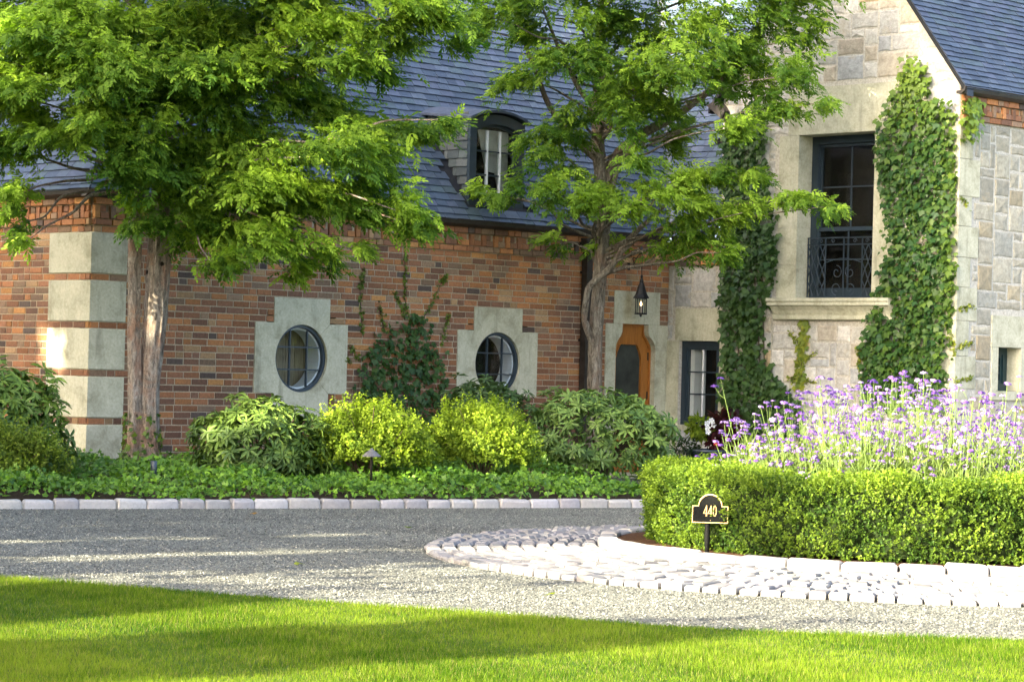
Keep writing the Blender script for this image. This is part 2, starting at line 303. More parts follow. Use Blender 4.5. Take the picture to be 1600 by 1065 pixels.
PADS_B = [(-0.37, 34.48, 6.31, 0.52, 0.24), (0.24, 35.72, 6.59, 0.54, 0.22), (0.04, 36.1, 5.68, 0.41, 0.34), (-0.52, 36.21, 6.36, 0.27, 0.27), (1.68, 35.8, 6.32, 0.76, 0.43), (1.35, 36.22, 5.64, 0.63, 0.41), (2.15, 34.43, 5.63, 0.69, 0.34), (2.6, 34.95, 6.19, 0.7, 0.35), (3.27, 35.16, 6.37, 0.62, 0.35), (3.93, 34.93, 6.22, 0.42, 0.26), (3.7, 34.49, 5.64, 0.47, 0.3), (3.25, 35.13, 5.61, 0.53, 0.31), (0.55, 35.58, 4.92, 0.49, 0.31), (0.04, 35.95, 4.72, 0.14, 0.16), (0.07, 34.96, 4.11, 0.19, 0.16), (0.45, 34.76, 3.96, 0.37, 0.21), (0.76, 35.24, 5.12, 0.35, 0.26), (1.27, 34.66, 4.9, 0.35, 0.39), (1.94, 35.13, 5.23, 0.44, 0.31), (2.19, 36.23, 4.89, 0.41, 0.34), (2.22, 35.03, 4.17, 0.48, 0.19), (1.72, 34.42, 3.81, 0.56, 0.24), (1.03, 34.49, 3.71, 0.52, 0.24), (2.56, 34.72, 3.72, 0.52, 0.26), (3.0, 34.94, 4.31, 0.39, 0.19), (2.68, 35.09, 3.4, 0.44, 0.21), (3.64, 34.35, 3.94, 0.56, 0.14), (4.13, 34.12, 3.84, 0.26, 0.11), (1.41, 36.27, 3.4, 0.27, 0.18), (2.08, 35.21, 3.3, 0.19, 0.14), (-0.18, 34.8, 3.92, 0.19, 0.12), (0.42, 34.51, 5.73, 0.43, 0.26), (1.66, 34.51, 4.42, 0.28, 0.19), (4.11, 34.2, 5.27, 0.21, 0.14), (3.21, 34.81, 5.88, 0.52, 0.3), (0.8, 34.68, 6.06, 0.39, 0.26), (2.74, 34.05, 4.84, 0.43, 0.21), (3.47, 34.59, 5.21, 0.43, 0.22), (3.04, 34.3, 3.75, 0.39, 0.21), (0.6, 36.3, 3.4, 0.2, 0.13), (1.03, 34.63, 5.8, 0.39, 0.3), (1.59, 35.41, 5.38, 0.44, 0.35), (1.18, 35.87, 6.5, 0.45, 0.27), (3.22, 34.49, 4.29, 0.34, 0.12), (-0.42, 36.28, 4.06, 0.24, 0.13), (0.38, 35.31, 4.45, 0.25, 0.16), (2.47, 34.86, 4.12, 0.39, 0.19), (2.42, 35.18, 3.61, 0.4, 0.19), (2.86, 34.04, 3.18, 0.3, 0.15), (0.82, 35.2, 4.28, 0.32, 0.19), (1.74, 34.87, 5.59, 0.44, 0.28), (2.79, 36.09, 5.76, 0.45, 0.27), (0.34, 35.98, 6.26, 0.4, 0.22), (1.36, 35.35, 4.13, 0.4, 0.19), (-0.13, 34.58, 7.07, 0.95, 0.48), (1.19, 35.14, 7.1, 0.97, 0.48), (2.5, 35.11, 7.22, 0.97, 0.48), (3.73, 35.02, 7.06, 0.96, 0.48), (0.37, 35.08, 7.95, 0.96, 0.48), (1.67, 36.67, 8.28, 1.01, 0.5), (2.81, 34.85, 7.98, 0.96, 0.48), (1.12, 34.63, 8.76, 0.95, 0.48), (2.21, 36.82, 9.24, 1.01, 0.51)]
IVY_R = [(3.8, 1.11), (3.8, 1.84), (3.89, 2.39), (4.0, 2.8), (4.14, 3.17), (4.24, 3.49), (4.11, 4.13), (3.96, 4.82), (4.07, 5.23), (4.25, 5.67), (4.35, 5.85), (4.43, 6.16), (4.57, 5.93), (4.71, 6.12), (4.84, 5.82), (4.85, 5.55), (5.06, 5.46), (5.2, 5.53), (5.29, 5.16), (5.33, 4.18), (5.35, 3.11), (5.29, 2.4), (5.24, 1.86), (5.22, 1.15)]
IVY_E = [(-0.05, 4.94), (-0.02, 5.43), (0.16, 5.52), (0.39, 5.39), (0.31, 5.17), (0.07, 4.88)]
IVY_L = [(1.19, 0.94), (1.23, 1.8), (1.11, 2.57), (1.1, 3.35), (1.13, 4.31), (1.06, 4.89), (1.18, 5.28), (1.45, 5.55), (1.82, 5.72), (1.9, 4.95), (1.99, 4.29), (2.13, 4.0), (2.21, 3.33), (2.12, 2.86), (2.0, 2.48), (1.95, 2.1), (2.08, 1.72), (2.38, 1.44), (2.7, 1.19), (2.74, 0.7), (1.31, 0.55)]
IVY_A = [(4.5, 0.6), (4.46, 1.65), (4.78, 1.92), (4.92, 2.08), (5.27, 2.2), (5.45, 2.33), (5.78, 2.21), (5.74, 1.9), (6.02, 1.68), (6.12, 1.41), (5.99, 0.6)]
SPRIG_C = [[(2.5, 1.45), (2.61, 1.82), (2.65, 2.39)], [(2.55, 1.73), (2.9, 1.92)], [(2.63, 2.01), (2.42, 2.2)], [(3.73, 1.47), (3.69, 2.02)], [(2.38, 1.54), (2.92, 1.48)]]
SPRIG_A = [[(4.51, 2.0), (4.45, 2.61), (4.49, 2.87)], [(4.92, 2.01), (4.79, 2.44)], [(5.3, 2.2), (5.26, 3.08)], [(5.64, 2.21), (5.98, 2.76), (6.04, 2.85)], [(6.02, 1.86), (6.12, 2.31)], [(5.39, 2.2), (5.04, 2.59)], [(4.46, 1.65), (4.28, 1.82)], [(4.29, 1.6), (4.21, 1.64)]]

# ------------------------------------------------------------------ ground, drive, lawn
def ground_mat(name, stops, s1, s2, bstr, bdist, rough=0.95):
    m, nt, p = base_mat(name, rough, 0.12)
    n1 = noise(nt, s1, 5, 0.65); n2 = noise(nt, s2, 4, 0.6)
    c = mixc(nt, ramp(nt, n1, stops), ramp(nt, n2, [(0.3, (0.75,) * 3), (0.7, (1.15,) * 3)]), 1.0, 'MULTIPLY')
    nt.links.new(c, p.inputs['Base Color']); bump(nt, p, n1, bstr, bdist); return m
M['lawn'] = ground_mat('lawn_soil', [(0.3, (0.02, 0.04, 0.007)), (0.7, (0.05, 0.10, 0.015))], 60, 0.8, 0.8, 0.03)
def gravel_mat():
    m, nt, p = base_mat('gravel_bed', 0.95, 0.15)
    v = N(nt, 'ShaderNodeTexVoronoi'); v.inputs['Scale'].default_value = 85
    nt.links.new(position(nt), v.inputs['Vector'])
    sep = N(nt, 'ShaderNodeSeparateColor'); nt.links.new(v.outputs['Color'], sep.inputs[0])
    c = ramp(nt, sep.outputs[0], [(0.0, (0.03, 0.033, 0.029)), (0.45, (0.086, 0.093, 0.08)), (0.8, (0.15, 0.153, 0.126)), (1.0, (0.22, 0.22, 0.18))])
    c = mixc(nt, c, ramp(nt, noise(nt, 0.8, 6, 0.6), [(0.3, (0.72,) * 3), (0.7, (1.22,) * 3)]), 1.0, 'MULTIPLY')
    nt.links.new(c, p.inputs['Base Color'])
    inv = N(nt, 'ShaderNodeMath', operation='SUBTRACT'); inv.inputs[0].default_value = 1.0
    nt.links.new(v.outputs['Distance'], inv.inputs[1]); bump(nt, p, inv.outputs[0], 1.0, 0.012); return m
M['gravel'] = gravel_mat()
o = MB().add([(-400, -200, -0.06), (400, -200, -0.06), (400, 700, -0.06), (-400, 700, -0.06)], [(0, 1, 2, 3)]).build('ground', M['lawn']); tag(o, kind='structure')
LAWN_EDGE = [(-30, 33), (-14, 23.6), (-6, 19.05), (-3.49, 17.69), (-1.63, 16.75), (0.045, 15.9), (1.0, 15.5), (1.58, 15.33), (2.3, 15.22), (3.05, 15.2), (4.2, 15.35), (6, 16.0), (10, 18.6), (24, 30)]
def lawn_y(x): return np.interp(x, [p[0] for p in LAWN_EDGE], [p[1] for p in LAWN_EDGE])
o = MB().add([(-60, 8, 0), (60, 8, 0), (60, 60, 0), (-60, 60, 0)], [(0, 1, 2, 3)]).build('driveway', M['gravel']); tag(o, kind='structure')
lm = MB(); pts = [(x, y + 0.0) for x, y in LAWN_EDGE]
for (x0, y0), (x1, y1) in zip(pts[:-1], pts[1:]):
    lm.add([(x0, -20, 0.014), (x1, -20, 0.014), (x1, y1, 0.014), (x0, y0, 0.014), (x0, y0, -0.03), (x1, y1, -0.03)], [(0, 1, 2, 3), (3, 2, 5, 4)])
o = lm.build('lawn', M['lawn']); tag(o, kind='structure')

# planting bed: rises from the kerb towards the wall
KD = Vector((6.57, 3.47)).normalized(); KN = Vector((-KD.y, KD.x)); K0 = Vector((-5.13, 25.94))
def kpt(s, d): p = K0 + KD * s + KN * d; return p.x, p.y
def bed_z(d): return 0.075 + 0.042 * max(0, min(d, 3.2))
bm_ = MB(); S0, S1K = -12.0, 8.1; nd = [0.1, 0.4, 0.9, 1.5, 2.2, 3.2, 5.0, 9.0]; ns = 40
vs = []
for i in range(ns + 1):
    s = S0 + (S1K - S0) * i / ns
    for d in nd: x, y = kpt(s, d); vs.append((x, y, bed_z(d) + 0.02 * math.sin(7 * s + 5 * d)))
k = len(nd)
bm_.add(vs, [(i * k + j, (i + 1) * k + j, (i + 1) * k + j + 1, i * k + j + 1) for i in range(ns) for j in range(k - 1)])
o = bm_.build('planting_bed', M['soil']); tag(o, kind='structure')

# ------------------------------------------------------------------ kerbs and cobbles
def pebble_block(L, W, H, ch, rs, jit=0.012):
    """a worn, slightly uneven block standing on z=0, centred in x,y"""
    vs = []
    for (lx, wy, z) in ((L / 2, W / 2, -0.03), (L / 2, W / 2, H - ch), (L / 2 - ch, W / 2 - ch, H)):
        for sx, sy in ((-1, -1), (1, -1), (1, 1), (-1, 1)):
            j = [rs.uniform(-jit, jit) for _ in range(3)]
            vs.append((sx * lx + j[0], sy * wy + j[1], z + (j[2] * 0.6 if z > 0 else 0)))
    fs = [(a, a + 1 if a % 4 < 3 else a - 3, (a + 1 if a % 4 < 3 else a - 3) + 4, a + 4) for a in range(8)] + [(8, 9, 10, 11)]
    return vs, fs
def smooth_mesh(vs, fs, name, mat):
    mb = MB().add(vs, fs); me = mb.mesh(name); me.materials.append(mat); return me
rk = random.Random(3)
def subdivided(vs, fs, name, mat):
    """rounds a block by one Catmull-Clark step baked into the mesh"""
    import bmesh
    b = bmesh.new(); bv = [b.verts.new(v) for v in vs]
    for f in fs: b.faces.new([bv[i] for i in f])
    bmesh.ops.bevel(b, geom=[e for e in b.edges], offset=0.012, segments=2, affect='EDGES', profile=0.6, clamp_overlap=True)
    for v in b.verts: v.co += Vector((rk.uniform(-1, 1), rk.uniform(-1, 1), rk.uniform(-1, 1))) * 0.003
    me = bpy.data.meshes.new(name); b.to_mesh(me); b.free()
    me.polygons.foreach_set('use_smooth', [True] * len(me.polygons)); me.materials.append(mat); return me
def stone_col(r, lo=0.46, hi=0.62):
    v = r.uniform(lo, hi); return (v * 1.0, v * r.uniform(0.95, 0.99), v * r.uniform(0.87, 0.95))
kerb = MB()
x0, y0 = kpt(-12, 0.02); x1, y1 = kpt(8.1, 0.02); x2, y2 = kpt(8.1, 0.10); x3, y3 = kpt(-12, 0.10)
kerb.add([(x0, y0, 0.05), (x1, y1, 0.05), (x2, y2, 0.05), (x3, y3, 0.05), (x0, y0, -.02), (x1, y1, -.02)], [(0, 1, 2, 3), (0, 4, 5, 1)])
kerb = kerb.build('kerb', M['mortar_stone']); tag(kerb, kind='structure')
kst = [subdivided(*pebble_block(0.345, 0.14, 0.095, 0.02, rk, 0.009), 'stone', MB_['cobble', 'obj']) for _ in range(6)]
s = -5.0
while s < 8.0:
    L = rk.uniform(0.25, 0.40)
    o = bpy.data.objects.new('stone', rk.choice(kst)); link(o, kerb)
    x, y = kpt(s + L / 2, 0.05); o.location = (x, y, rk.uniform(-0.008, 0.004)); o.scale = (L / 0.358, rk.uniform(.9, 1.1), rk.uniform(0.94, 1.08))
    o.rotation_euler = (rk.uniform(-.05, .05), rk.uniform(-.03, .03), math.atan2(KD.y, KD.x) + rk.uniform(-.04, .04)); o.color = (*stone_col(rk, 0.24, 0.36), 1)
    s += L + rk.uniform(0.004, 0.016)
IC = (3.4, 22.4)
def ring_sheet(name, mat, c0, r0, c1, r1, z, n=72):
    vs = []
    for i in range(n):
        a = 2 * math.pi * i / n
        vs += [(c0[0] + r0 * math.cos(a), c0[1] + r0 * math.sin(a), z), (c1[0] + r1 * math.cos(a), c1[1] + r1 * math.sin(a), z)]
    return MB().add(vs, [(2 * i, 2 * i + 1, (2 * i + 3) % (2 * n), (2 * i + 2) % (2 * n)) for i in range(n)]).build(name, mat)
OC_, OR_ = (3.45, 21.75), 4.15
M['joint'] = simple('cobble_joint', (0.05, 0.048, 0.042), 0.95, 0.1, 0, 40, 0.35, 0.8, 0.01)
ap = ring_sheet('cobbled_apron', M['joint'], IC, 2.4, OC_, OR_, 0.012); tag(ap, kind='structure')
ik = ring_sheet('island_kerb', M['mortar_stone'], IC, 2.43, IC, 2.60, 0.05); tag(ik, kind='structure')
isl = MB(); n = 48
isl.add([(IC[0], IC[1], 0.10)] + [(IC[0] + 2.5 * math.cos(2 * math.pi * i / n), IC[1] + 2.5 * math.sin(2 * math.pi * i / n), 0.085) for i in range(n)],
        [(0, i + 1, (i + 1) % n + 1) for i in range(n)])
o = isl.build('island_soil', M['mulch']); tag(o, kind='structure')
kst2 = [subdivided(*pebble_block(0.345, 0.15, 0.12, 0.022, rk, 0.01), 'stone', MB_['cobble', 'obj']) for _ in range(6)]
a = 0.0
while a < 2 * math.pi - 0.05:
    L = min(rk.uniform(0.27, 0.44), (2 * math.pi - a) * 2.52); da = L / 2.52
    o = bpy.data.objects.new('stone', rk.choice(kst2)); link(o, ik); am = a + da / 2
    o.location = (IC[0] + 2.52 * math.cos(am), IC[1] + 2.52 * math.sin(am), rk.uniform(-0.008, 0.004)); o.scale = ((L - 0.012) / 0.345, 1, rk.uniform(.95, 1.06))
    o.rotation_euler = (rk.uniform(-.04, .04), rk.uniform(-.02, .02), am + math.pi / 2); o.color = (*stone_col(rk, 0.20, 0.28), 1)
    a += da
# cobbles in rings between the island kerb and the drive
cob_me = [subdivided(*pebble_block(1, 1, 0.5, 0.09, rk, 0.022), 'cobble', MB_['cobble', 'obj']) for _ in range(7)]
for me in cob_me: pass
cobs = []; NR = 11
for r_i in range(NR):
    f = (r_i + 0.5) / NR
    cx, cy = IC[0] + (OC_[0] - IC[0]) * f, IC[1] + (OC_[1] - IC[1]) * f; R = 2.61 + (OR_ - 2.61) * f
    a = rk.uniform(0, 0.1); end = a + 2 * math.pi
    while a < end - 0.02:
        L = min(rk.uniform(0.125, 0.19), (end - a) * R); da = L / R; am = a + da / 2
        wid = abs((2.61 + (OR_ - 2.61) * (f + .5 / NR)) - (2.61 + (OR_ - 2.61) * (f - .5 / NR)))
        # ring spacing varies because the two circles are not concentric
        wid = 1.54 / NR + ((OC_[0] - IC[0]) * math.cos(am) + (OC_[1] - IC[1]) * math.sin(am)) / NR
        cobs.append((cx + R * math.cos(am), cy + R * math.sin(am), am + math.pi / 2, L - 0.018, wid - 0.018)); a += da
cobs.sort(key=lambda c: c[1] + (0 if c[0] / c[1] < 0.2 else 100))
stuff = MB()
for i, (x, y, rz, L, W) in enumerate(cobs):
    col = stone_col(rk, 0.125, 0.205); h = rk.uniform(0.05, 0.075); tilt = (rk.uniform(-.07, .07), rk.uniform(-.07, .07))
    if i < 300:
        o = bpy.data.objects.new('cobble', rk.choice(cob_me)); link(o, ap); o.location = (x, y, -0.018)
        o.scale = (L, W, h * 2); o.rotation_euler = (tilt[0], tilt[1], rz + rk.uniform(-.05, .05)); o.color = (*col, 1)
    else:
        vs, fs = pebble_block(L, W, h - 0.018, 0.022, rk, 0.006); c_, s_ = math.cos(rz), math.sin(rz)
        stuff.add([(x + c_ * vx - s_ * vy, y + s_ * vx + c_ * vy, vz) for vx, vy, vz in vs], fs, col)
o = stuff.build('cobbles', MB_['cobble', 'attr'], ap); tag(o, kind='stuff')

# ------------------------------------------------------------------ the house
S1, T1 = 10.784, 5.345
house = empty('house', (-5.243, 31.75, 0), rad(45))
tag(house, 'brick and stone house with blue slate roofs, round windows and a stone gable', 'house')
HM = house.matrix_basis.copy()
HM = Matrix.Translation((-5.243, 31.75, 0)) @ Matrix.Rotation(rad(45), 4, 'Z')
CAMP = Vector((0, 0, 1.53))
def hw(p): return HM @ Vector(p)
def in_view(p, m=0.0):
    q = hw(p); return q.y > 1 and abs(q.x / q.y) < 0.2 + m and -0.135 - m < (q.z - 1.53) / q.y < 0.148 + m
class Frame:
    def __init__(s, ox, oy, rot): s.ox, s.oy, s.rot = ox, oy, rot
    def __call__(s, c, out, z):
        return (s.ox + c, s.oy - out, z) if s.rot == 0 else (s.ox - out, s.oy - c, z)
FA, FD, FC, FE = Frame(0, 0, 0), Frame(0, 0, 1), Frame(S1, 0, 1), Frame(S1, -T1, 0)
COURSE = 0.0854; Z0 = 3.12
def subtract(iv, cuts):
    for c0, c1 in cuts:
        nx = []
        for a, b in iv:
            if c1 <= a or c0 >= b: nx.append((a, b)); continue
            if c0 > a: nx.append((a, c0))
            if c1 < b: nx.append((c1, b))
        iv = nx
    return iv
rb = random.Random(11)
PAL = [(0.42, 0.185, 0.07), (0.36, 0.16, 0.072), (0.30, 0.142, 0.074), (0.22, 0.115, 0.068), (0.41, 0.255, 0.125), (0.27, 0.175, 0.105), (0.12, 0.088, 0.068), (0.47, 0.23, 0.078)]
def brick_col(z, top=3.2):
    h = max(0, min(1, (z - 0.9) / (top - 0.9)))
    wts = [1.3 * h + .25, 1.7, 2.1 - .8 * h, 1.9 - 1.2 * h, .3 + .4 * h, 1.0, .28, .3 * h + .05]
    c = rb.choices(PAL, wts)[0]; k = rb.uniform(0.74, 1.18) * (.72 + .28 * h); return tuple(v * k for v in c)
bricks = []   # (frame, c0, c1, z0, z1, out, colour)
def brick_row(fr, iv, z0, z1, out=0.0, colz=None, seq=None):
    for a, b in iv:
        c = a; k = rb.random() < 0.5
        while c < b - 0.02:
            L = 0.268 if rb.random() < 0.66 else 0.132
            L *= rb.uniform(0.95, 1.05)
            if b - (c + L) < 0.06: L = b - c
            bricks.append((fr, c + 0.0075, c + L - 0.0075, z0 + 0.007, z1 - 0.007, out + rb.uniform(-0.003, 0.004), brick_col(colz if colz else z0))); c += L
W1, W2 = (3.435, 1.625), (7.12, 1.63)
def surround_cuts(z):
    cuts = []
    for cx, cz in (W1, W2):
        if abs(z - cz) < 0.468: cuts.append((cx - 0.807, cx + 0.807))
        elif abs(z - cz) < 0.80: cuts.append((cx - 0.487, cx + 0.487))
    if z < 2.29: cuts.append((9.385, 12))
    elif z < 2.79: cuts.append((9.56, 10.595))
    for k in range(6):
        t = Z0 - 0.598 * k
        if t - 0.513 < z < t: cuts.append((-1, 0.53))
    return cuts
k = 0
while Z0 - COURSE * (k + 1) > -0.05:
    z1 = Z0 - COURSE * k; z0 = z1 - COURSE; zm = (z0 + z1) / 2
    brick_row(FA, subtract([(0.0, S1)], surround_cuts(zm)), z0, z1)
    q = any((Z0 - 0.598 * j) - 0.513 < zm < Z0 - 0.598 * j for j in range(6))
    brick_row(FD, [(-5.0, -0.87 if q else 0.0)], z0, z1); k += 1
def frieze(fr, a, b, zb):
    brick_row(fr, [(a, b)], zb - COURSE, zb) if zb < 4 and fr is not FC else None
    brick_row(fr, [(a, b)], zb, zb + COURSE, 0.035, 3.3)
    c = a
    while c < b - 0.03:
        w = min(0.24, b - c)
        zt = zb + COURSE
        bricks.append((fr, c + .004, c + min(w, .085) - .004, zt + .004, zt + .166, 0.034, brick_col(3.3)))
        if w > .1:
            bricks.append((fr, c + .089, c + w - .02, zt + .004, zt + .081, 0.034, brick_col(3.3)))
            bricks.append((fr, c + .089, c + w - .05, zt + .089, zt + .166, 0.012, brick_col(3.3)))
        c += 0.24
    brick_row(fr, [(a, b)], zb + COURSE + .171, zb + 0.352, 0.05, 3.3)
frieze(FA, -0.0, S1, 3.205); frieze(FD, -5.0, 0.0, 3.205); frieze(FC, 0.0, 1.02, 3.205); frieze(FE, 0.0, 6.0, 5.19)

def wall_sheet(mb, fr, rects, out=0.005, th=0.25):
    for c0, c1, z0, z1 in rects: mb.prism([(c0, z0), (c1, z0), (c1, z1), (c0, z1)], out - th, out, fr)
bw = MB()
def a_rects():
    R = []; xs = sorted({0.3, W1[0] - .6, W1[0] + .6, W2[0] - .6, W2[0] + .6, 9.5, S1 + .25})
    for x0, x1 in zip(xs[:-1], xs[1:]):
        hole = None
        for cx, cz in (W1, W2):
            if abs((x0 + x1) / 2 - cx) < .1: hole = (cz - .6, cz + .6)
        if hole: R += [(x0, x1, -.06, hole[0]), (x0, x1, hole[1], 3.56)]
        elif x0 >= 9.5: R += [(x0, x1, 2.33, 3.56)]
        else: R.append((x0, x1, -.06, 3.56))
    return R
wall_sheet(bw, FA, a_rects()); wall_sheet(bw, FA, [(0.012, 0.3, -.06, 3.56)], 0.005, 0.2)
MBD = MB(); wall_sheet(MBD, FD, [(-5, -0.012 - .2, -.06, 3.56)]); MBD.build('side_wall', M['mortar'], house)
MBD = MB(); wall_sheet(MBD, FE, [(0.02, 6, 5.2, 5.56)]); MBD.build('frieze_backing', M['mortar'], house)
MBD = MB(); wall_sheet(MBD, FC, [(0.0, 1.02, 3.2, 3.56)]); MBD.build('frieze_backing', M['mortar'], house)
brick_wall = bw.build('brick_wall', M['mortar'], house)

def brick_mesh():
    ch = 0.05
    vs = [(-.5, 0.02, -.5), (.5, 0.02, -.5), (.5, 0.02, .5), (-.5, 0.02, .5)]
    j = lambda a: rb.uniform(-a, a)
    vs += [(sx * .5, -0.0075 + j(.001), sz * .5) for sx, sz in ((-1, -1), (1, -1), (1, 1), (-1, 1))]
    vs += [(sx * (.5 - .025 + j(.02)), -0.012 + j(.002), sz * (.5 - .06 + j(.05))) for sx, sz in ((-1, -1), (1, -1), (1, 1), (-1, 1))]
    fs = [(a, a + 1 if a % 4 < 3 else a - 3, (a + 1 if a % 4 < 3 else a - 3) + 4, a + 4) for a in range(8)] + [(8, 9, 10, 11)]
    return vs, fs
BR = [brick_mesh() for _ in range(8)]
BRM = []
for vs, fs in BR:
    me = MB().add(vs, fs).mesh('brick'); me.materials.append(MB_['brick', 'obj']); BRM.append(me)
def vis_key(b):
    fr, c0, c1, z0, z1, out, col = b; p = fr((c0 + c1) / 2, 0, (z0 + z1) / 2)
    ok = in_view(p) and z0 > 0.95 and not (fr is FA and c0 < 4.2 and z0 > 2.75) and (c1 - c0) > 0.08
    if fr is FA and 4.4 < c0 < 6.0 and z0 < 1.8: ok = False
    return (0 if ok else 1, (hw(p) - CAMP).length)
bricks.sort(key=vis_key)
bs = MB()
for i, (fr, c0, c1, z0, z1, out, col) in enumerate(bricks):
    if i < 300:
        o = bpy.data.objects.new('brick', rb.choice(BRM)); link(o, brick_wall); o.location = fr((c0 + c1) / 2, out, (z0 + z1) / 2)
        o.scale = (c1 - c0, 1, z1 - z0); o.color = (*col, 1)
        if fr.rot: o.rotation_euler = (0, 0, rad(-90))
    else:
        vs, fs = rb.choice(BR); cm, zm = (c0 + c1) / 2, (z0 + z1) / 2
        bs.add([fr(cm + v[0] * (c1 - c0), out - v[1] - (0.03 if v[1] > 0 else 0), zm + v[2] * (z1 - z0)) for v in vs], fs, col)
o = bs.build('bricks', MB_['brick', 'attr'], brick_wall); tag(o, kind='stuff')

# corner quoins of the brick wing
for k in range(6):
    t = Z0 - 0.598 * k; b0 = max(t - 0.513, -0.06)
    e = 0.02 + rb.uniform(0, .006); ch = 0.012
    if t <= 0: break
    mb = MB(); X0, X1, Y0, Y1 = -e, 0.53, -e, 0.87
    vs = []
    for (x0, x1, y0, y1, z) in ((X0 + ch, X1, Y0 + ch, Y1, b0), (X0, X1, Y0, Y1, b0 + ch), (X0, X1, Y0, Y1, t - ch), (X0 + ch, X1, Y0 + ch, Y1, t - .002)):
        vs += [(x0, y0, z), (x1, y0, z), (x1, y1, z), (x0, y1, z)]
    fs = [(0, 3, 2, 1), (12, 13, 14, 15)] + [(l * 4 + a, l * 4 + (a + 1) % 4, l * 4 + 4 + (a + 1) % 4, l * 4 + 4 + a) for l in range(3) for a in range(4)]
    mb.add(vs, fs).build('quoin', M['limestone'], house)

def ring_prism(mb, outer, inner, d0, d1, fr):
    n = len(outer)
    vs = [fr(c, d1, z) for c, z in outer] + [fr(c, d1, z) for c, z in inner] + [fr(c, d0, z) for c, z in outer] + [fr(c, d0, z) for c, z in inner]
    fs = []
    for i in range(n):
        j = (i + 1) % n
        fs += [(i, j, n + j, n + i), (2 * n + i, 3 * n + i, 3 * n + j, 2 * n + j), (i, 2 * n + i, 2 * n + j, j), (n + i, n + j, 3 * n + j, 3 * n + i)]
    return mb.add(vs, fs)
def rect(c0, c1, z0, z1): return [(c0, z0), (c1, z0), (c1, z1), (c0, z1)]
def circ(cx, cz, r, a0, a1, n): return [(cx + r * math.cos(a0 + (a1 - a0) * i / n), cz + r * math.sin(a0 + (a1 - a0) * i / n)) for i in range(n + 1)]

# round windows
for wi, (cx, cz) in enumerate((W1, W2)):
    r = 0.452; q = math.pi / 4
    fr = FA; o1 = 0.016
    top = [(cx - .487, cz + .468), (cx - .487, cz + .80), (cx + .487, cz + .80), (cx + .487, cz + .468)]
    rc = r * math.cos(q)
    pieces = [
        [(cx - .487, cz + .80), (cx - .487, cz + .468)] + circ(cx, cz, r, math.pi - q, q, 16) + [(cx + .487, cz + .468), (cx + .487, cz + .80)],
        [(cx + .487, cz - .80), (cx + .487, cz - .468)] + circ(cx, cz, r, -q, -math.pi + q, 16) + [(cx - .487, cz - .468), (cx - .487, cz - .80)],
        [(cx - .807, cz - .468), (cx - .487, cz - .468)] + circ(cx, cz, r, math.pi + q, math.pi - q, 16) + [(cx - .487, cz + .468), (cx - .807, cz + .468)],
        [(cx + .807, cz + .468), (cx + .487, cz + .468)] + circ(cx, cz, r, q, -q, 16) + [(cx + .487, cz - .468), (cx + .807, cz - .468)]]
    sur = None
    for pi_, pl in enumerate(pieces):
        mc = sum(p[0] for p in pl) / len(pl); mz = sum(p[1] for p in pl) / len(pl)
        pl = [(mc + (c - mc) * 0.9965, mz + (z - mz) * 0.9965) for c, z in pl]
        MB().prism(pl, -0.16, o1 + pi_ * 0.0015, fr).build('window_surround_stone', M['limestone'], house)
    n = 48
    fo, fi = circ(cx, cz, r - .002, 0, 2 * math.pi * (n - 1) / n, n - 1), circ(cx, cz, r - .042, 0, 2 * math.pi * (n - 1) / n, n - 1)
    win = ring_prism(MB(), fo, fi, -0.075, -0.02, fr).build('round_window', M['paint'], house)
    wo_, wi_ = circ(cx, cz, r - .044, 0, 2 * math.pi * (n - 1) / n, n - 1), circ(cx, cz, r - .066, 0, 2 * math.pi * (n - 1) / n, n - 1)
    ring_prism(MB(), wo_, wi_, -0.20, -0.078, fr).build('sash', M['white'], win)
    ring_prism(MB(), circ(cx, cz, r + .01, 0, 2 * math.pi * (n - 1) / n, n - 1), circ(cx, cz, r - .05, 0, 2 * math.pi * (n - 1) / n, n - 1), -0.34, -0.20, fr).build('reveal', M['white'], win)
    MB().prism(circ(cx, cz, r - .05, 0, 2 * math.pi * (n - 1) / n, n - 1), -0.070, -0.066, fr).build('pane', M['glass'], win)
    for off in (-.15, .15):
        h = math.sqrt((r - .05) ** 2 - off ** 2)
        MB().prism(rect(cx + off - .009, cx + off + .009, cz - h, cz + h), -0.076, -0.046, fr).build('muntin', M['paint'], win)
        MB().prism(rect(cx - h, cx + h, cz + off - .009, cz + off + .009), -0.077, -0.045, fr).build('muntin', M['paint'], win)
    if wi == 0:
        for i in range(8):
            c0 = cx - .42 + i * .16
            MB().prism(rect(c0 + .004, c0 + .156, cz - .55, cz + .55), -0.42 - .006 * (i % 2), -0.39, fr).build('shutter_board', M['shutter_wood'], win)
    MB().box(cx - .9, cx + 1.4, .55, 2.4, cz - .9, cz + .9).build('dark_room', M['dark_room'], win)

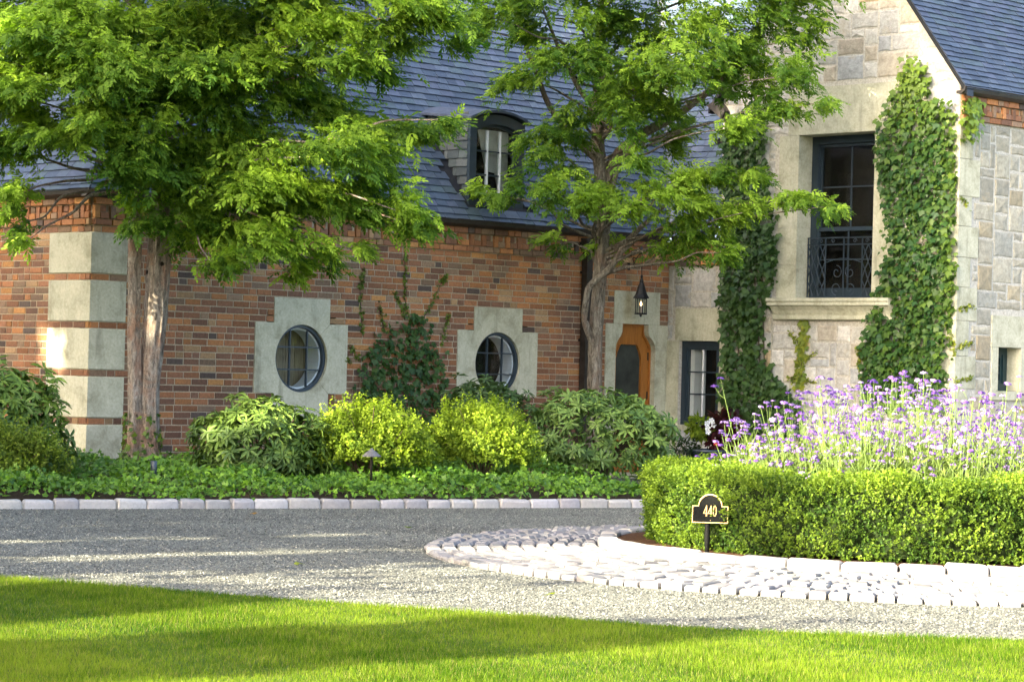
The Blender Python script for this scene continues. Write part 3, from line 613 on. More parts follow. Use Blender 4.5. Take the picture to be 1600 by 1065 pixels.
# door with stone surround
rt, lf = [], []
lf_top = [(9.385, 1.91), (9.612, 1.91), (9.625, 1.98), (9.665, 2.05), (9.725, 2.11), (9.752, 2.17), (9.755, 2.287), (9.385, 2.287)]
rt_top = [(10.784, 1.91), (10.784, 2.287), (10.335, 2.287), (10.338, 2.17), (10.365, 2.11), (10.445, 2.05), (10.492, 1.98), (10.505, 1.91)]
for i, pl in enumerate((rect(9.563, 10.592, 2.291, 2.787), lf_top, rt_top,
           rect(9.387, 9.612, 1.25, 1.907), rect(9.387, 9.612, .60, 1.247), rect(9.387, 9.612, -.05, .597),
           rect(10.505, 10.784, 1.30, 1.907), rect(10.505, 10.784, .55, 1.297), rect(10.505, 10.784, -.05, .547))):
    MB().prism(pl, -0.22, 0.014 + .0012 * (i % 5), FA).build('door_surround_stone', M['limestone'], house)
do = [(9.60, .02), (9.60, 1.93), (9.66, 2.04), (9.745, 2.14), (9.745, 2.30), (10.345, 2.30), (10.345, 2.14), (10.44, 2.04), (10.515, 1.93), (10.515, .02)]
di = [(9.745, .60), (9.745, 1.76), (9.775, 1.86), (9.83, 1.96), (9.85, 1.98), (10.21, 1.98), (10.23, 1.96), (10.285, 1.86), (10.315, 1.76), (10.315, .60)]
df = [(9.63, .04), (9.63, 1.92), (9.685, 2.02), (9.765, 2.12), (9.765, 2.26), (10.325, 2.26), (10.325, 2.12), (10.415, 2.02), (10.485, 1.92), (10.485, .04)]
door = ring_prism(MB(), df, di, -0.16, -0.11, FA).build('door', M['door_wood'], house)
ring_prism(MB(), do, df, -0.20, -0.075, FA).build('door_frame', M['door_wood'], door)
mo = [(c + (0.012 if c > 10.03 else -0.012), z + .012) for c, z in di]; mo[0] = (mo[0][0], .588); mo[-1] = (mo[-1][0], .588)
ring_prism(MB(), mo, di, -0.12, -0.098, FA).build('glazing_bead', M['door_wood'], door)
MB().prism(di, -0.142, -0.136, FA).build('screen_panel', M['screen'], door)
MB().prism(rect(9.71, 10.35, 1.02, 1.035), -.20, -.17, FA).build('inner_rail', M['stem'], door)
hd = MB(); hd.tube([FA(9.665, -.10, 1.0), FA(9.665, -.05, 1.0), FA(9.665, -.045, 1.09)], .012, 6); hd.prism(rect(9.648, 9.682, .93, 1.11), -.112, -.104, FA)
hd.build('handle', M['iron'], door)
for zz in (.45, 1.15, 1.75): MB().prism(rect(10.462, 10.482, zz, zz + .12), -.112, -.10, FA).build('hinge', M['iron'], door)
MB().box(9.3, 10.9, .62, 2.2, 0, 2.4).build('door_dark_room', M['dark_room'], door)
MB().box(9.2, 10.783, -.75, -.03, -.03, .05).build('door_step', M['limestone'], house)

# downspout and hopper
dsp = MB(); dsp.prism(rect(8.81, 8.93, 0.2, 3.32), 0.03, 0.14, FA)
dsp.prism([(8.77, 3.32), (8.97, 3.32), (9.0, 3.52), (8.74, 3.52)], 0.02, 0.19, FA)
ds = dsp.build('downspout', M['gutter'], house)
for zz in (.8, 2.0, 3.0): MB().prism(rect(8.795, 8.945, zz, zz + .035), 0.0, 0.147, FA).build('bracket', M['gutter'], ds)

# ------------------------------------------------------------------ rubble stone of the gable block
SCOL = [((0.44, 0.43, 0.38), 4), ((0.50, 0.48, 0.41), 5), ((0.40, 0.405, 0.38), 2.5), ((0.47, 0.42, 0.32), 2.2), ((0.47, 0.36, 0.21), 0.35), ((0.55, 0.53, 0.46), 2.5), ((0.42, 0.37, 0.28), .8)]
def scol():
    c = rb.choices([s[0] for s in SCOL], [s[1] for s in SCOL])[0]; k = rb.uniform(.85, 1.12); return tuple(v * k for v in c)
def clip_half(poly, f):
    out = []
    for i in range(len(poly)):
        a, b = poly[i], poly[(i + 1) % len(poly)]; fa, fb = f(a), f(b)
        if fa >= 0: out.append(a)
        if (fa >= 0) != (fb >= 0):
            t = fa / (fa - fb); out.append((a[0] + (b[0] - a[0]) * t, a[1] + (b[1] - a[1]) * t))
    return out
def pack(c0, c1, z0, z1, holes, cell=0.122, wds=(2, 2, 3, 3, 4, 4), hts=(1, 2, 2, 2, 3, 3)):
    nx = int(round((c1 - c0) / cell)); nz = int(round((z1 - z0) / cell)); cx = (c1 - c0) / nx; cz = (z1 - z0) / nz
    occ = np.zeros((nx, nz), bool)
    def hit(a0, a1, b0, b1): return any(a0 < h[1] - .02 and a1 > h[0] + .02 and b0 < h[3] - .02 and b1 > h[2] + .02 for h in holes)
    out = []
    for j in range(nz):
        for i in range(nx):
            if occ[i, j]: continue
            if hit(c0 + i * cx, c0 + (i + 1) * cx, z0 + j * cz, z0 + (j + 1) * cz): occ[i, j] = True; continue
            wd = rb.choice(wds); ht = rb.choice(hts)
            ww = 1
            while ww < wd and i + ww < nx and not occ[i + ww, j] and not hit(c0 + (i + ww) * cx, c0 + (i + ww + 1) * cx, z0 + j * cz, z0 + (j + 1) * cz): ww += 1
            hh = 1
            while hh < ht and j + hh < nz and not occ[i:i + ww, j + hh].any() and not hit(c0 + i * cx, c0 + (i + ww) * cx, z0 + (j + hh) * cz, z0 + (j + hh + 1) * cz): hh += 1
            occ[i:i + ww, j:j + hh] = True
            out.append((c0 + i * cx, c0 + (i + ww) * cx, z0 + j * cz, z0 + (j + hh) * cz))
    return out
def rough_block(poly, fr, back, front, gap=0.010):
    """a rock-faced stone: irregular outline, bevelled edge, uneven face"""
    mc = sum(p[0] for p in poly) / len(poly); mz = sum(p[1] for p in poly) / len(poly)
    def ins(p, d):
        dc, dz = mc - p[0], mz - p[1]; L = math.hypot(dc, dz) or 1; return (p[0] + dc / L * d * 1.3, p[1] + dz / L * d * 1.3)
    # add side midpoints for an uneven outline
    pl = []
    for i in range(len(poly)):
        a, b = poly[i], poly[(i + 1) % len(poly)]; pl.append(a)
        t = rb.uniform(.35, .65); pl.append((a[0] + (b[0] - a[0]) * t, a[1] + (b[1] - a[1]) * t))
    base = []
    for p in pl:
        q = ins(p, gap + rb.uniform(0, .006)); base.append(q)
    mid = base; ch = .012
    top = [ins(q, ch + rb.uniform(0, .010)) for q in base]
    n = len(pl)
    vs = [fr(c, back, z) for c, z in base] + [fr(c, front - .008, z) for c, z in mid] + [fr(c, front + rb.uniform(-.004, .006), z) for c, z in top] + [fr(mc + rb.uniform(-.03, .03), front + rb.uniform(.0, .012), mz)]
    fs = [(l * n + i, l * n + (i + 1) % n, (l + 1) * n + (i + 1) % n, (l + 1) * n + i) for l in range(2) for i in range(n)]
    fs += [(2 * n + i, 2 * n + (i + 1) % n, 3 * n) for i in range(n)]
    return vs, fs
RS = 1.322; APEX = (3.18, 5.50 + 2.16 * RS)
def rake(t): return 5.72 + RS * (2.16 - abs(t - 3.18))
cw = MB()
# mortar backing of the gable with openings left out
def strip(c0, c1, z0, f): cw.prism([(c0, z0), (c1, z0), (c1, f(c1)), (c0, f(c0))], -.30, -.012, FC)
wall_sheet(cw, FC, [(0.0, .26, -.06, 3.2), (.26, 1.07, -.06, .78), (.26, 1.07, 2.08, 3.2), (1.07, 1.32, -.06, 3.2)], -.002, .28)
wall_sheet(cw, FC, [(1.02, 1.32, 3.2, 5.2), (1.32, 2.49, -.06, 5.2), (2.49, 3.90, -.06, 2.69), (3.90, 5.05, -.06, 5.2)], -.003, .28)
for a_, b_ in ((1.02, 2.49), (2.49, 3.18), (3.18, 3.90), (3.90, 5.345 - .02)): cw.prism([(a_, 5.2), (b_, 5.2), (b_, rake(b_) - .02), (a_, rake(a_) - .02)], -.29, -.004, FC)
wall_sheet(cw, FE, [(.02, 1.02, -.06, 5.2), (1.02, 1.62, -.06, 1.40), (1.02, 1.62, 2.06, 5.2), (1.62, 6, -.06, 5.2)], -.002, .28)
stone_wall = cw.build('stone_wall', M['mortar_stone'], house)
lime = []   # (frame, rect, out)
holesC = [(-.2, .26, -.1, 2.06), (.26, 1.07, .72, 2.06), (.178, 1.10, 2.06, 2.553), (1.07, 1.28, .72, 2.06), (2.14, 4.25, 2.40, 5.1), (2.3, 4.30, 5.1, 5.79), (-.1, 1.02, 3.2, 9)]
holesE = [(1.02, 1.62, 1.43, 2.05), (.86, 1.80, 2.05, 2.50), (.88, 1.05, 1.43, 2.05), (1.60, 1.78, 1.43, 2.05), (.84, 1.9, 1.30, 1.43)]
z = 0.0; k = 0
while z < 5.15:
    h = rb.uniform(.40, .56); h = min(h, 5.17 - z)
    if 5.17 - z - h < .2: h = 5.17 - z
    we, wc = ((.30, .52), (.48, .30))[k % 2]
    holesC.append((T1 - wc, T1 + .1, z, z + h)); holesE.append((-.1, we, z, z + h))
    e = .016; mb = MB()
    mb.box(S1 - e, S1 + we - .004, -T1 - e, -T1 + wc - .004, z + .004, z + h - .004).build('quoin', M['limestone'], house)
    z += h; k += 1
nst = 0
for (fr, rects_, f) in ((FC, pack(0.0, T1, 0.0, 8.54, holesC), lambda p: rake(p[0]) - .03 - p[1] if p[0] > 1.02 else 3.2 - p[1]), (FE, pack(0.0, 6.0, 0.0, 5.17, holesE, .122, (2, 3, 4, 4, 5), (1, 2, 2, 3)), None)):
    for (c0, c1, z0, z1) in rects_:
        if f:
            if c1 <= 1.03: pl = rect(c0, c1, z0, min(z1, 3.2))
            else:
                pl = rect(c0, c1, z0, z1)
                pl = clip_half(pl, lambda p: (p[0] - 1.02) * RS + 5.69 - p[1]) if (c0 + c1) / 2 < 3.18 else clip_half(pl, lambda p: (T1 - p[0]) * RS + 5.69 - p[1])
            if len(pl) < 3 or z0 > 3.15 and c1 <= 1.06: continue
            ar = abs(sum(pl[i][0] * pl[(i + 1) % len(pl)][1] - pl[(i + 1) % len(pl)][0] * pl[i][1] for i in range(len(pl)))) / 2
            if ar < .006: continue
        else: pl = rect(c0, c1, z0, z1)
        vs, fs = rough_block(pl, fr, -.03, rb.uniform(.002, .012))
        me = MB().add(vs, fs).mesh('stone'); me.materials.append(MB_['stone', 'obj'])
        o = bpy.data.objects.new('stone', me); link(o, stone_wall); kk = (.74, .715, .62) if fr is FE else (1, 1, 1); o.color = (*[v * g for v, g in zip(scol(), kk)], 1); nst += 1  # darker, warmer colour on the right wall offsets its brighter, bluer light
print('stones', nst)
def lblocks(fr, lst, back=-.36):
    for i, (c0, c1, z0, z1, out) in enumerate(lst):
        MB().prism(rect(c0 + .002, c1 - .002, z0 + .002, z1 - .002), back, out + .001 * (i % 4), fr).build('dressed_stone', M['limestone'], house)
lblocks(FC, [(.178, 1.10, 2.06, 2.553, .018), (.0, .26, 1.35, 2.06, .014), (.0, .26, .55, 1.35, .014), (.0, .26, -.05, .55, .014), (1.07, 1.28, 1.4, 2.06, .014), (1.07, 1.28, .72, 1.4, .014)], -.2)
lblocks(FC, [(.2, 1.1, .70, .78, .05)], -.2)
lblocks(FC, [(2.30, 4.30, 5.10, 5.79, .018), (2.14, 2.505, 4.55, 5.10, .014), (2.14, 2.505, 3.75, 4.55, .014), (2.14, 2.505, 3.20, 3.75, .014), (2.14, 2.505, 2.71, 3.20, .014),
             (3.885, 4.25, 4.4, 5.10, .014), (3.885, 4.25, 3.4, 4.4, .014), (3.885, 4.25, 2.71, 3.4, .014), (2.14, 4.25, 2.40, 2.62, .010)])
lblocks(FE, [(.86, 1.80, 2.05, 2.50, .016), (.88, 1.04, 1.43, 2.05, .012), (1.60, 1.78, 1.43, 2.05, .012), (.84, 1.9, 1.30, 1.43, .04)])
# moulded sill under the tall window: profile swept along the wall
prof = [(-.3, 2.712), (.20, 2.705), (.205, 2.66), (.185, 2.645), (.19, 2.60), (.15, 2.585), (.10, 2.52), (.075, 2.465), (.095, 2.455), (.095, 2.40), (.06, 2.385), (-.05, 2.385)]
mb = MB(); n = len(prof); vs = []
for c, sh in ((2.10, .0), (4.32, .0)):
    vs += [FC(c + (0.10 - max(0, o_) * .5 if c < 3 else 0), o_, z_) for o_, z_ in prof]
mb.add(vs, [(i, (i + 1) % n, n + (i + 1) % n, n + i) for i in range(n)] + [tuple(range(n)), tuple(range(2 * n - 1, n - 1, -1))]).build('window_ledge', M['limestone'], house)

def sash_window(name, fr, c0, c1, z0, z1, depth, cols, rows, mat, mun, fw=.07, meeting=None, mw=.018):
    wn = ring_prism(MB(), rect(c0, c1, z0, z1), rect(c0 + fw, c1 - fw, z0 + fw, z1 - fw), -depth - .10, -depth, fr).build(name, mat, house)
    a0, a1, b0, b1 = c0 + fw, c1 - fw, z0 + fw, z1 - fw; s_ = .045
    def sash(p0, p1, q0, q1, dd, cc, rr, mt):
        sh = ring_prism(MB(), rect(p0, p1, q0, q1), rect(p0 + s_, p1 - s_, q0 + s_, q1 - s_), -depth - .06 - dd, -depth - .02 - dd, fr).build('sash', mat, wn)
        MB().prism(rect(p0 + s_, p1 - s_, q0 + s_, q1 - s_), -depth - .042 - dd, -depth - .038 - dd, fr).build('pane', M['glass'], wn)
        for i in range(1, cc):
            c = p0 + s_ + (p1 - p0 - 2 * s_) * i / cc
            MB().prism(rect(c - mw / 2, c + mw / 2, q0 + s_, q1 - s_), -depth - .05 - dd, -depth - .026 - dd, fr).build('muntin', mt, wn)
        for i in range(1, rr):
            z = q0 + s_ + (q1 - q0 - 2 * s_) * i / rr
            MB().prism(rect(p0 + s_, p1 - s_, z - mw / 2, z + mw / 2), -depth - .051 - dd, -depth - .025 - dd, fr).build('muntin', mat, wn)
    if meeting:
        sash(a0, a1, meeting, b1, .03, cols, rows, mun); sash(a0, a1, b0, meeting + .03, -.012, cols, rows, mun)
    else: sash(a0, a1, b0, b1, 0, cols, rows, mun)
    return wn, (a0, a1, b0, b1)
wn, q = sash_window('tall_window', FC, 2.507, 3.883, 2.714, 5.098, .30, 2, 2, M['paint'], M['paint'], .11, 3.72)
MB().box(S1 + .5, S1 + 2, -4.1, -2.3, 2.5, 5.3).build('dark_room', M['dark_room'], wn)
for c in (2.66, 3.45):
    MB().prism(rect(c, c + .30, 3.0, 5.0), -.52, -.50, FC).build('curtain', M['dark_room'], wn)
wn, q = sash_window('casement_window', FC, .262, 1.068, .785, 2.057, .06, 2, 3, M['paint'], M['white'], .085, None, .022)
MB().prism(rect(.34, .46, .87, 1.97), -.40, -.135, FC).build('white_reveal', M['white'], wn)
MB().box(S1 + .45, S1 + 1.8, -1.3, -.02, .5, 2.3).build('dark_room', M['dark_room'], wn)
wn, q = sash_window('slit_window', FE, 1.042, 1.598, 1.433, 2.047, .22, 2, 3, M['paint_green'], M['white'], .10, None, .02)
MB().box(S1 + 1.0, S1 + 1.7, -T1 + .38, -T1 + .8, 1.3, 2.2).build('dark_room', M['dark_room'], wn)

# wrought iron guard in front of the tall window
gd = MB(); g0, g1, gb, gt = 2.53, 3.86, 2.735, 3.60; go = -.22
for z_ in (gb, gt - .10, gt): gd.prism(rect(g0, g1, z_ - .008, z_ + .008), go - .011, go + .011, FC)
for c in (g0 + .01, g0 + .33, g1 - .33, g1 - .01, (g0 + g1) / 2): gd.prism(rect(c - .008, c + .008, gb, gt), go - .007, go + .007, FC)
guard = gd.build('window_guard', M['paint'], house)
for s0, s1 in ((g0, g0 + .33), (g1 - .33, g1)):
    nn = 3
    for i in range(nn):
        for j in range(3):
            a0 = s0 + (s1 - s0) * i / nn; a1 = s0 + (s1 - s0) * (i + 1) / nn; b0 = gb + (gt - .10 - gb) * j / 3; b1 = gb + (gt - .10 - gb) * (j + 1) / 3
            MB().tube([FC(a0, go, b0), FC((a0 + a1) / 2, go + .01, (b0 + b1) / 2), FC(a1, go, b1)], .008, 5).build('lattice_bar', M['paint'], guard)
            MB().tube([FC(a1, go, b0), FC((a0 + a1) / 2, go - .01, (b0 + b1) / 2), FC(a0, go, b1)], .008, 5).build('lattice_bar', M['paint'], guard)
def spiral(cx_, cz_, r_, turns, sgn, a0): return [FC(cx_ + sgn * r_ * (1 - .75 * t / 16) * math.cos(a0 + turns * 2 * math.pi * t / 16), go, cz_ + r_ * (1 - .75 * t / 16) * math.sin(a0 + turns * 2 * math.pi * t / 16)) for t in range(17)]
mc = (g0 + g1) / 2
for sg in (-1, 1):
    for zz, a0 in ((gb + .12, -1.5), (gb + .36, 1.5)):
        MB().tube(spiral(mc + sg * .12, zz, .10, 1.2, sg, a0), .007, 5).build('scroll', M['paint'], guard)
    for cc in (.20, .42, .58): MB().tube(spiral(mc + sg * cc, gt - .05, .035, 1.2, sg, 0), .006, 5).build('scroll', M['paint'], guard)
MB().tube([FC(g0 + .33 + (g1 - g0 - .66) * i / 12, go, gb + .50 + .06 * math.sin(math.pi * i / 12)) for i in range(13)], .007, 5).build('scroll', M['paint'], guard)

# ------------------------------------------------------------------ slate roofs
BETA = math.atan(RS); CB, SB = math.cos(BETA), math.sin(BETA); EXPO = 0.128
class Slope:
    """c along the eave, r up the slope, l lift off the surface"""
    def __init__(s, base, cdir, inward, z): s.b, s.c, s.i, s.z = Vector(base), Vector(cdir), Vector(inward), z
    def __call__(s, c, r, l):
        p = s.b + s.c * c + s.i * (r * CB - l * SB); return (p.x, p.y, s.z + r * SB + l * CB)
    def matrix(s, c, r, w, sc=1.0):
        X = s.c; Y = s.i * CB + Vector((0, 0, SB)); Zv = -s.i * SB + Vector((0, 0, CB))
        m = Matrix.Identity(4); p = Vector(s(c, r, 0))
        for k in range(3): m[k][0] = X[k] * w; m[k][1] = Y[k] * sc; m[k][2] = Zv[k]; m[k][3] = p[k]
        return m
OV = .17
RA = Slope((0, -OV, 0), (1, 0, 0), (0, 1, 0), 3.635)
RD = Slope((-OV, 0, 0), (0, 1, 0), (1, 0, 0), 3.635)
RC = Slope((S1 - OV, 0, 0), (0, 1, 0), (1, 0, 0), 3.635)
RE = Slope((0, -T1 - OV, 0), (1, 0, 0), (0, 1, 0), 5.60)
slates = []
rs_ = random.Random(5)
SP = [(0.050, 0.072, 0.105), (0.058, 0.080, 0.112), (0.068, 0.090, 0.122), (0.044, 0.062, 0.092), (0.060, 0.076, 0.112), (0.056, 0.082, 0.096)]
def lay(sl, iv, rmax, cut=None, ex=EXPO):
    r = 0.0; row = 0
    while r < rmax:
        e = ex * (1.0 if row else 0.7)
        a0, b0 = iv(r); a1, b1 = iv(r + e * 1.25)
        c = a0
        while c < b0 - .01:
            wd = rs_.uniform(.18, .31)
            if b0 - (c + wd) < .09: wd = b0 - c
            k = rs_.uniform(.8, 1.2) * (.74 if sl is RE else 1.08); col = tuple(v * k for v in rs_.choice(SP))  # slate colour darkened on the right roof to offset its brighter light
            c1 = c + wd
            if not (cut and cut(c, c1, r)):
                # top corners follow hips and valleys at the row's ends
                t0 = c + (a1 - a0 if c == a0 else 0); t1 = c1 + (b1 - b0 if c1 >= b0 - 1e-6 else 0)
                slates.append((sl, c + .003, c1 - .003, t0 + .003, t1 - .003, r, r + e * 1.25, rs_.uniform(.018, .027), col, abs(t0 - c) < 1e-6 and abs(t1 - c1) < 1e-6))
            c = c1
        r += e; row += 1
DX0, DX1, DY, DZT = 6.50, 7.60, 0.06, 5.26          # dormer face
def dormer_cut(c0, c1, r):
    y = -OV + r * CB; z = 3.635 + r * SB
    return c1 > DX0 - .0 and c0 < DX1 + .0 and y > DY - .12 and z < 4.97
lay(RA, lambda r: (-OV + r * CB, S1 - OV + r * CB), 7.6, dormer_cut)
lay(RD, lambda r: (-OV + r * CB, 7.0), 5.9)
lay(RC, lambda r: (-1.02, max(-1.0, -OV + r * CB)), 7.6, lambda c0, c1, r: c1 < -.52 and .95 < r < 2.0)
lay(RE, lambda r: (S1 - .12, S1 + 5.0), 2.9, None, .105)
def svis(s):
    sl, c0, c1, t0, t1, r0, r1, th, col, simple_ = s; p = sl((c0 + c1) / 2, r0, 0); v = in_view(p)
    hid = (sl is RA and p[0] < 5.2) or sl is RD or sl is RC
    return (0 if v and simple_ and not hid else 1, -(c1 - c0) / (hw(p) - CAMP).length)
slates.sort(key=svis)
und = MB()
def sheet(sl, pts, l=-.012): und.add([sl(c, r, l) for c, r in pts], [tuple(range(len(pts)))])
R9 = 7.6
sheet(RA, [(-OV, 0), (S1 - OV, 0), (S1 - OV + R9 * CB, R9), (-OV + R9 * CB, R9)]); sheet(RD, [(-OV, 0), (7, 0), (7, R9), (-OV + R9 * CB, R9)])
sheet(RC, [(-1.02, 0), (-OV, 0), (-OV + 7.6 * CB, 7.6), (-1.02, 7.6)])
rr = (2.16 + OV) / CB; sheet(RE, [(S1 - .10, 0), (S1 + 5, 0), (S1 + 5, rr), (S1 - .10, rr)])
zr = RE(0, rr, 0)[2]
und.add([(S1 - .10, -3.18, zr - .01), (S1 + 5, -3.18, zr - .01), (S1 + 5, -1.02 + OV, 5.6), (S1 - .10, -1.02 + OV, 5.6)], [(0, 1, 2, 3)])
roof = und.build('slate_roof', M['roof_under'], house)
vs = [(0, 0, .023), (1, 0, .023), (1, 1, .004), (0, 1, .004), (0, 0, .001), (1, 0, .001)]
fs = [(0, 1, 2, 3), (4, 5, 1, 0), (4, 0, 3), (1, 5, 2)]
SLM = []
for i in range(5):
    j = lambda a: rs_.uniform(-a, a)
    v2 = [(x + (j(.012) if y < .5 else 0), y + (j(.05) if y < .5 else 0), z + (j(.004) if y < .5 else 0)) for x, y, z in vs[:4]]
    v2 += [(v2[0][0], v2[0][1], .001), (v2[1][0], v2[1][1], .001)]
    me = MB().add(v2, fs).mesh('slate'); me.materials.append(MB_['slate', 'obj']); SLM.append(me)
ss = MB()
for i, (sl, c0, c1, t0, t1, r0, r1, th, col, simple_) in enumerate(slates):
    if i < 300:
        o = bpy.data.objects.new('slate', rs_.choice(SLM)); link(o, roof); o.matrix_local = sl.matrix(c0, r0, c1 - c0, r1 - r0); o.color = (*col, 1)
    else:
        j = rs_.uniform(-.008, .008); k_ = rs_.uniform(-.005, .005)
        ss.add([sl(c0, r0 + j, th), sl(c1, r0 + j + k_, th), sl(t1, r1, .004), sl(t0, r1, .004), sl(c0, r0 + j, .0), sl(c1, r0 + j + k_, .0)], fs, col)
o = ss.build('slates', MB_['slate', 'attr'], roof); tag(o, kind='stuff')
# valley flashing and hip roll
vf = MB(); 
for sgn in (0, 1):
    vs2 = []
    for r in (0.0, 7.5):
        q = Vector((S1 - OV + r * CB, -OV + r * CB, 3.635 + r * SB))
        a_ = q + Vector((0, 0, .045)); b_ = q + (Vector((-.085, 0, .03)) if sgn == 0 else Vector((0, -.085, .03)))
        vs2 += [tuple(a_), tuple(b_)]
    vf.add(vs2, [(0, 1, 3, 2)])
vf.build('valley_flashing', M['lead'], roof)
# gutters
def gutter(name, fr, a, b, z, o0=.03, w=.15, h=.10, parent=house):
    pr = [(o0, z), (o0 + w * .55, z), (o0 + w * .9, z + h * .35), (o0 + w, z + h * .85), (o0 + w + .012, z + h), (o0 + w - .015, z + h), (o0 + w - .03, z + h * .5), (o0, z + h * .4)]
    n = len(pr); vs = [fr(a, o_, z_) for o_, z_ in pr] + [fr(b, o_, z_) for o_, z_ in pr]
    return MB().add(vs, [(i, (i + 1) % n, n + (i + 1) % n, n + i) for i in range(n)] + [tuple(range(n)), tuple(range(2 * n - 1, n - 1, -1))]).build(name, M['gutter'], parent)
gutter('gutter', FA, -.20, S1 - .19, 3.552); gutter('gutter', FD, -6, .20, 3.5525); gutter('gutter', FC, .19, 1.03, 3.553); gutter('gutter', FE, -.16, 5, 5.535)
# gable verge boards and kneeler of the left eave
vb = MB()
for sgn in (1, -1):
    t0, z0 = (T1 + OV + .02, 5.56) if sgn > 0 else (1.02 - OV - .02, 5.56)
    za = zr + .02
    vb.add([FC(t0, .13, z0 - .06), FC(3.18, .13, za - .10), FC(3.18, .13, za), FC(t0, .13, z0 + .025), FC(t0, -.02, z0 - .06), FC(3.18, -.02, za - .10), FC(3.18, -.02, za), FC(t0, -.02, z0 + .025)],
           [(0, 1, 2, 3), (0, 4, 5, 1), (3, 2, 6, 7), (0, 3, 7, 4)])
vb.build('verge_board', M['iron'], house)
MB().add([FC(.80, .14, 5.62), FC(1.10, .14, 5.40), FC(1.16, .14, 5.52), FC(.98, .14, 5.70), FC(.80, -.3, 5.62), FC(1.10, -.3, 5.40), FC(1.16, -.3, 5.52), FC(.98, -.3, 5.70)],
         [(0, 1, 2, 3), (0, 4, 5, 1), (3, 2, 6, 7), (0, 3, 7, 4)]).build('eave_end', M['gutter'], house)

# dormer on the brick wing
def arch(x0, x1, z0, zs, zt, n=12):
    h = zt - zs; w_ = (x1 - x0) / 2; R = (w_ * w_ + h * h) / (2 * h); cx_, cz_ = (x0 + x1) / 2, zt - R; a = math.asin(w_ / R)
    return [(x0, z0), (x1, z0)] + [(cx_ + R * math.sin(a - 2 * a * i / n), cz_ + R * math.cos(a - 2 * a * i / n)) for i in range(n + 1)]
fo = arch(DX0, DX1, 3.84, 5.09, 5.20); fi = arch(DX0 + .13, DX1 - .13, 3.96, 4.98, 5.06)
dorm = ring_prism(MB(), fo, fi, -DY - .12, -DY + .03, FA).build('dormer_window', M['paint'], house)
si = arch(DX0 + .165, DX1 - .165, 3.995, 4.95, 5.02)
ring_prism(MB(), fi, si, -DY - .09, -DY - .03, FA).build('sash', M['paint'], dorm)
MB().prism(si, -DY - .064, -DY - .060, FA).build('pane', M['glass'], dorm)
for i in (1, 2):
    c = DX0 + .165 + (DX1 - DX0 - .33) * i / 3
    MB().prism(rect(c - .014, c + .014, 3.995, 4.97), -DY - .085, -DY - .04, FA).build('muntin', M['white'], dorm)
for z_ in (4.33, 4.67): MB().prism(rect(DX0 + .165, DX1 - .165, z_ - .011, z_ + .011), -DY - .084, -DY - .045, FA).build('muntin', M['paint'], dorm)
MB().prism([(DX0 + .33, 4.99), (DX1 - .15, 4.99), (DX1 - .15, 3.98), (DX1 - .28, 3.98), (DX1 - .40, 4.38), (DX0 + .52, 4.40)], -DY - .18, -DY - .16, FA).build('curtain', M['curtain'], dorm)
MB().box(DX0 + .1, DX1 - .1, DY + .35, 1.6, 3.9, 4.95).build('dark_room', M['dark_room'], dorm)
MB().prism(rect(DX0 + .02, DX1 - .02, 3.765, 3.838), -DY - .05, -DY + .055, FA).build('dormer_sill', M['gutter'], dorm)
# curved dormer roof running back into the slope
n = 12; ar = arch(DX0 - .06, DX1 + .06, 4.9, 5.105, 5.235)[2:]; vs = []
for y_ in (DY - .10, 1.25):
    for lift in (0, .035): vs += [(c, y_, z + lift + (y_ - DY) * .10) for c, z in ar]
m_ = len(ar); fs2 = []
for i in range(m_ - 1): fs2 += [(m_ + i, m_ + i + 1, 3 * m_ + i + 1, 3 * m_ + i), (i, i + 1, 2 * m_ + i + 1, 2 * m_ + i), (i, i + 1, m_ + i + 1, m_ + i)]
MB().add(vs, fs2 + [(0, m_, 3 * m_, 2 * m_), (m_ - 1, 2 * m_ - 1, 4 * m_ - 1, 3 * m_ - 1)]).build('dormer_roof', M['slate_plain'], dorm)
# slated cheeks
for xs, sg in ((DX0 + .012, -1), (DX1 - .012, 1)):
    ck = MB().add([(xs, DY, 3.7), (xs, DY, 5.12), (xs, 1.2, 5.2), (xs, 1.02, 5.12)], [(0, 1, 3)]).build('dormer_cheek', M['roof_under'], dorm)
    z_ = 3.80
    while z_ < 5.06:
        yb = -OV + (z_ - 3.635) / RS + .04; y_ = DY + .02
        while y_ < yb - .02:
            wd = min(rs_.uniform(.14, .24), yb - y_); k = rs_.uniform(.9, 1.4); c_ = rs_.choice([(.062, .072, .070), (.052, .066, .064), (.075, .082, .080), (.045, .058, .06)])
            x_ = xs + sg * .022
            me = MB().add([(xs + sg * .024, y_ + .003, z_), (xs + sg * .024, y_ + wd - .003, z_ + rs_.uniform(-.004, .004)), (xs + sg * .006, y_ + wd - .003, z_ + .155), (xs + sg * .006, y_ + .003, z_ + .155), (xs, y_ + .003, z_), (xs, y_ + wd - .003, z_)], fs).mesh('slate')
            me.materials.append(MB_['slate', 'obj']); o = bpy.data.objects.new('slate', me); link(o, ck); o.color = (*[v * k for v in c_], 1); y_ += wd
        z_ += .125
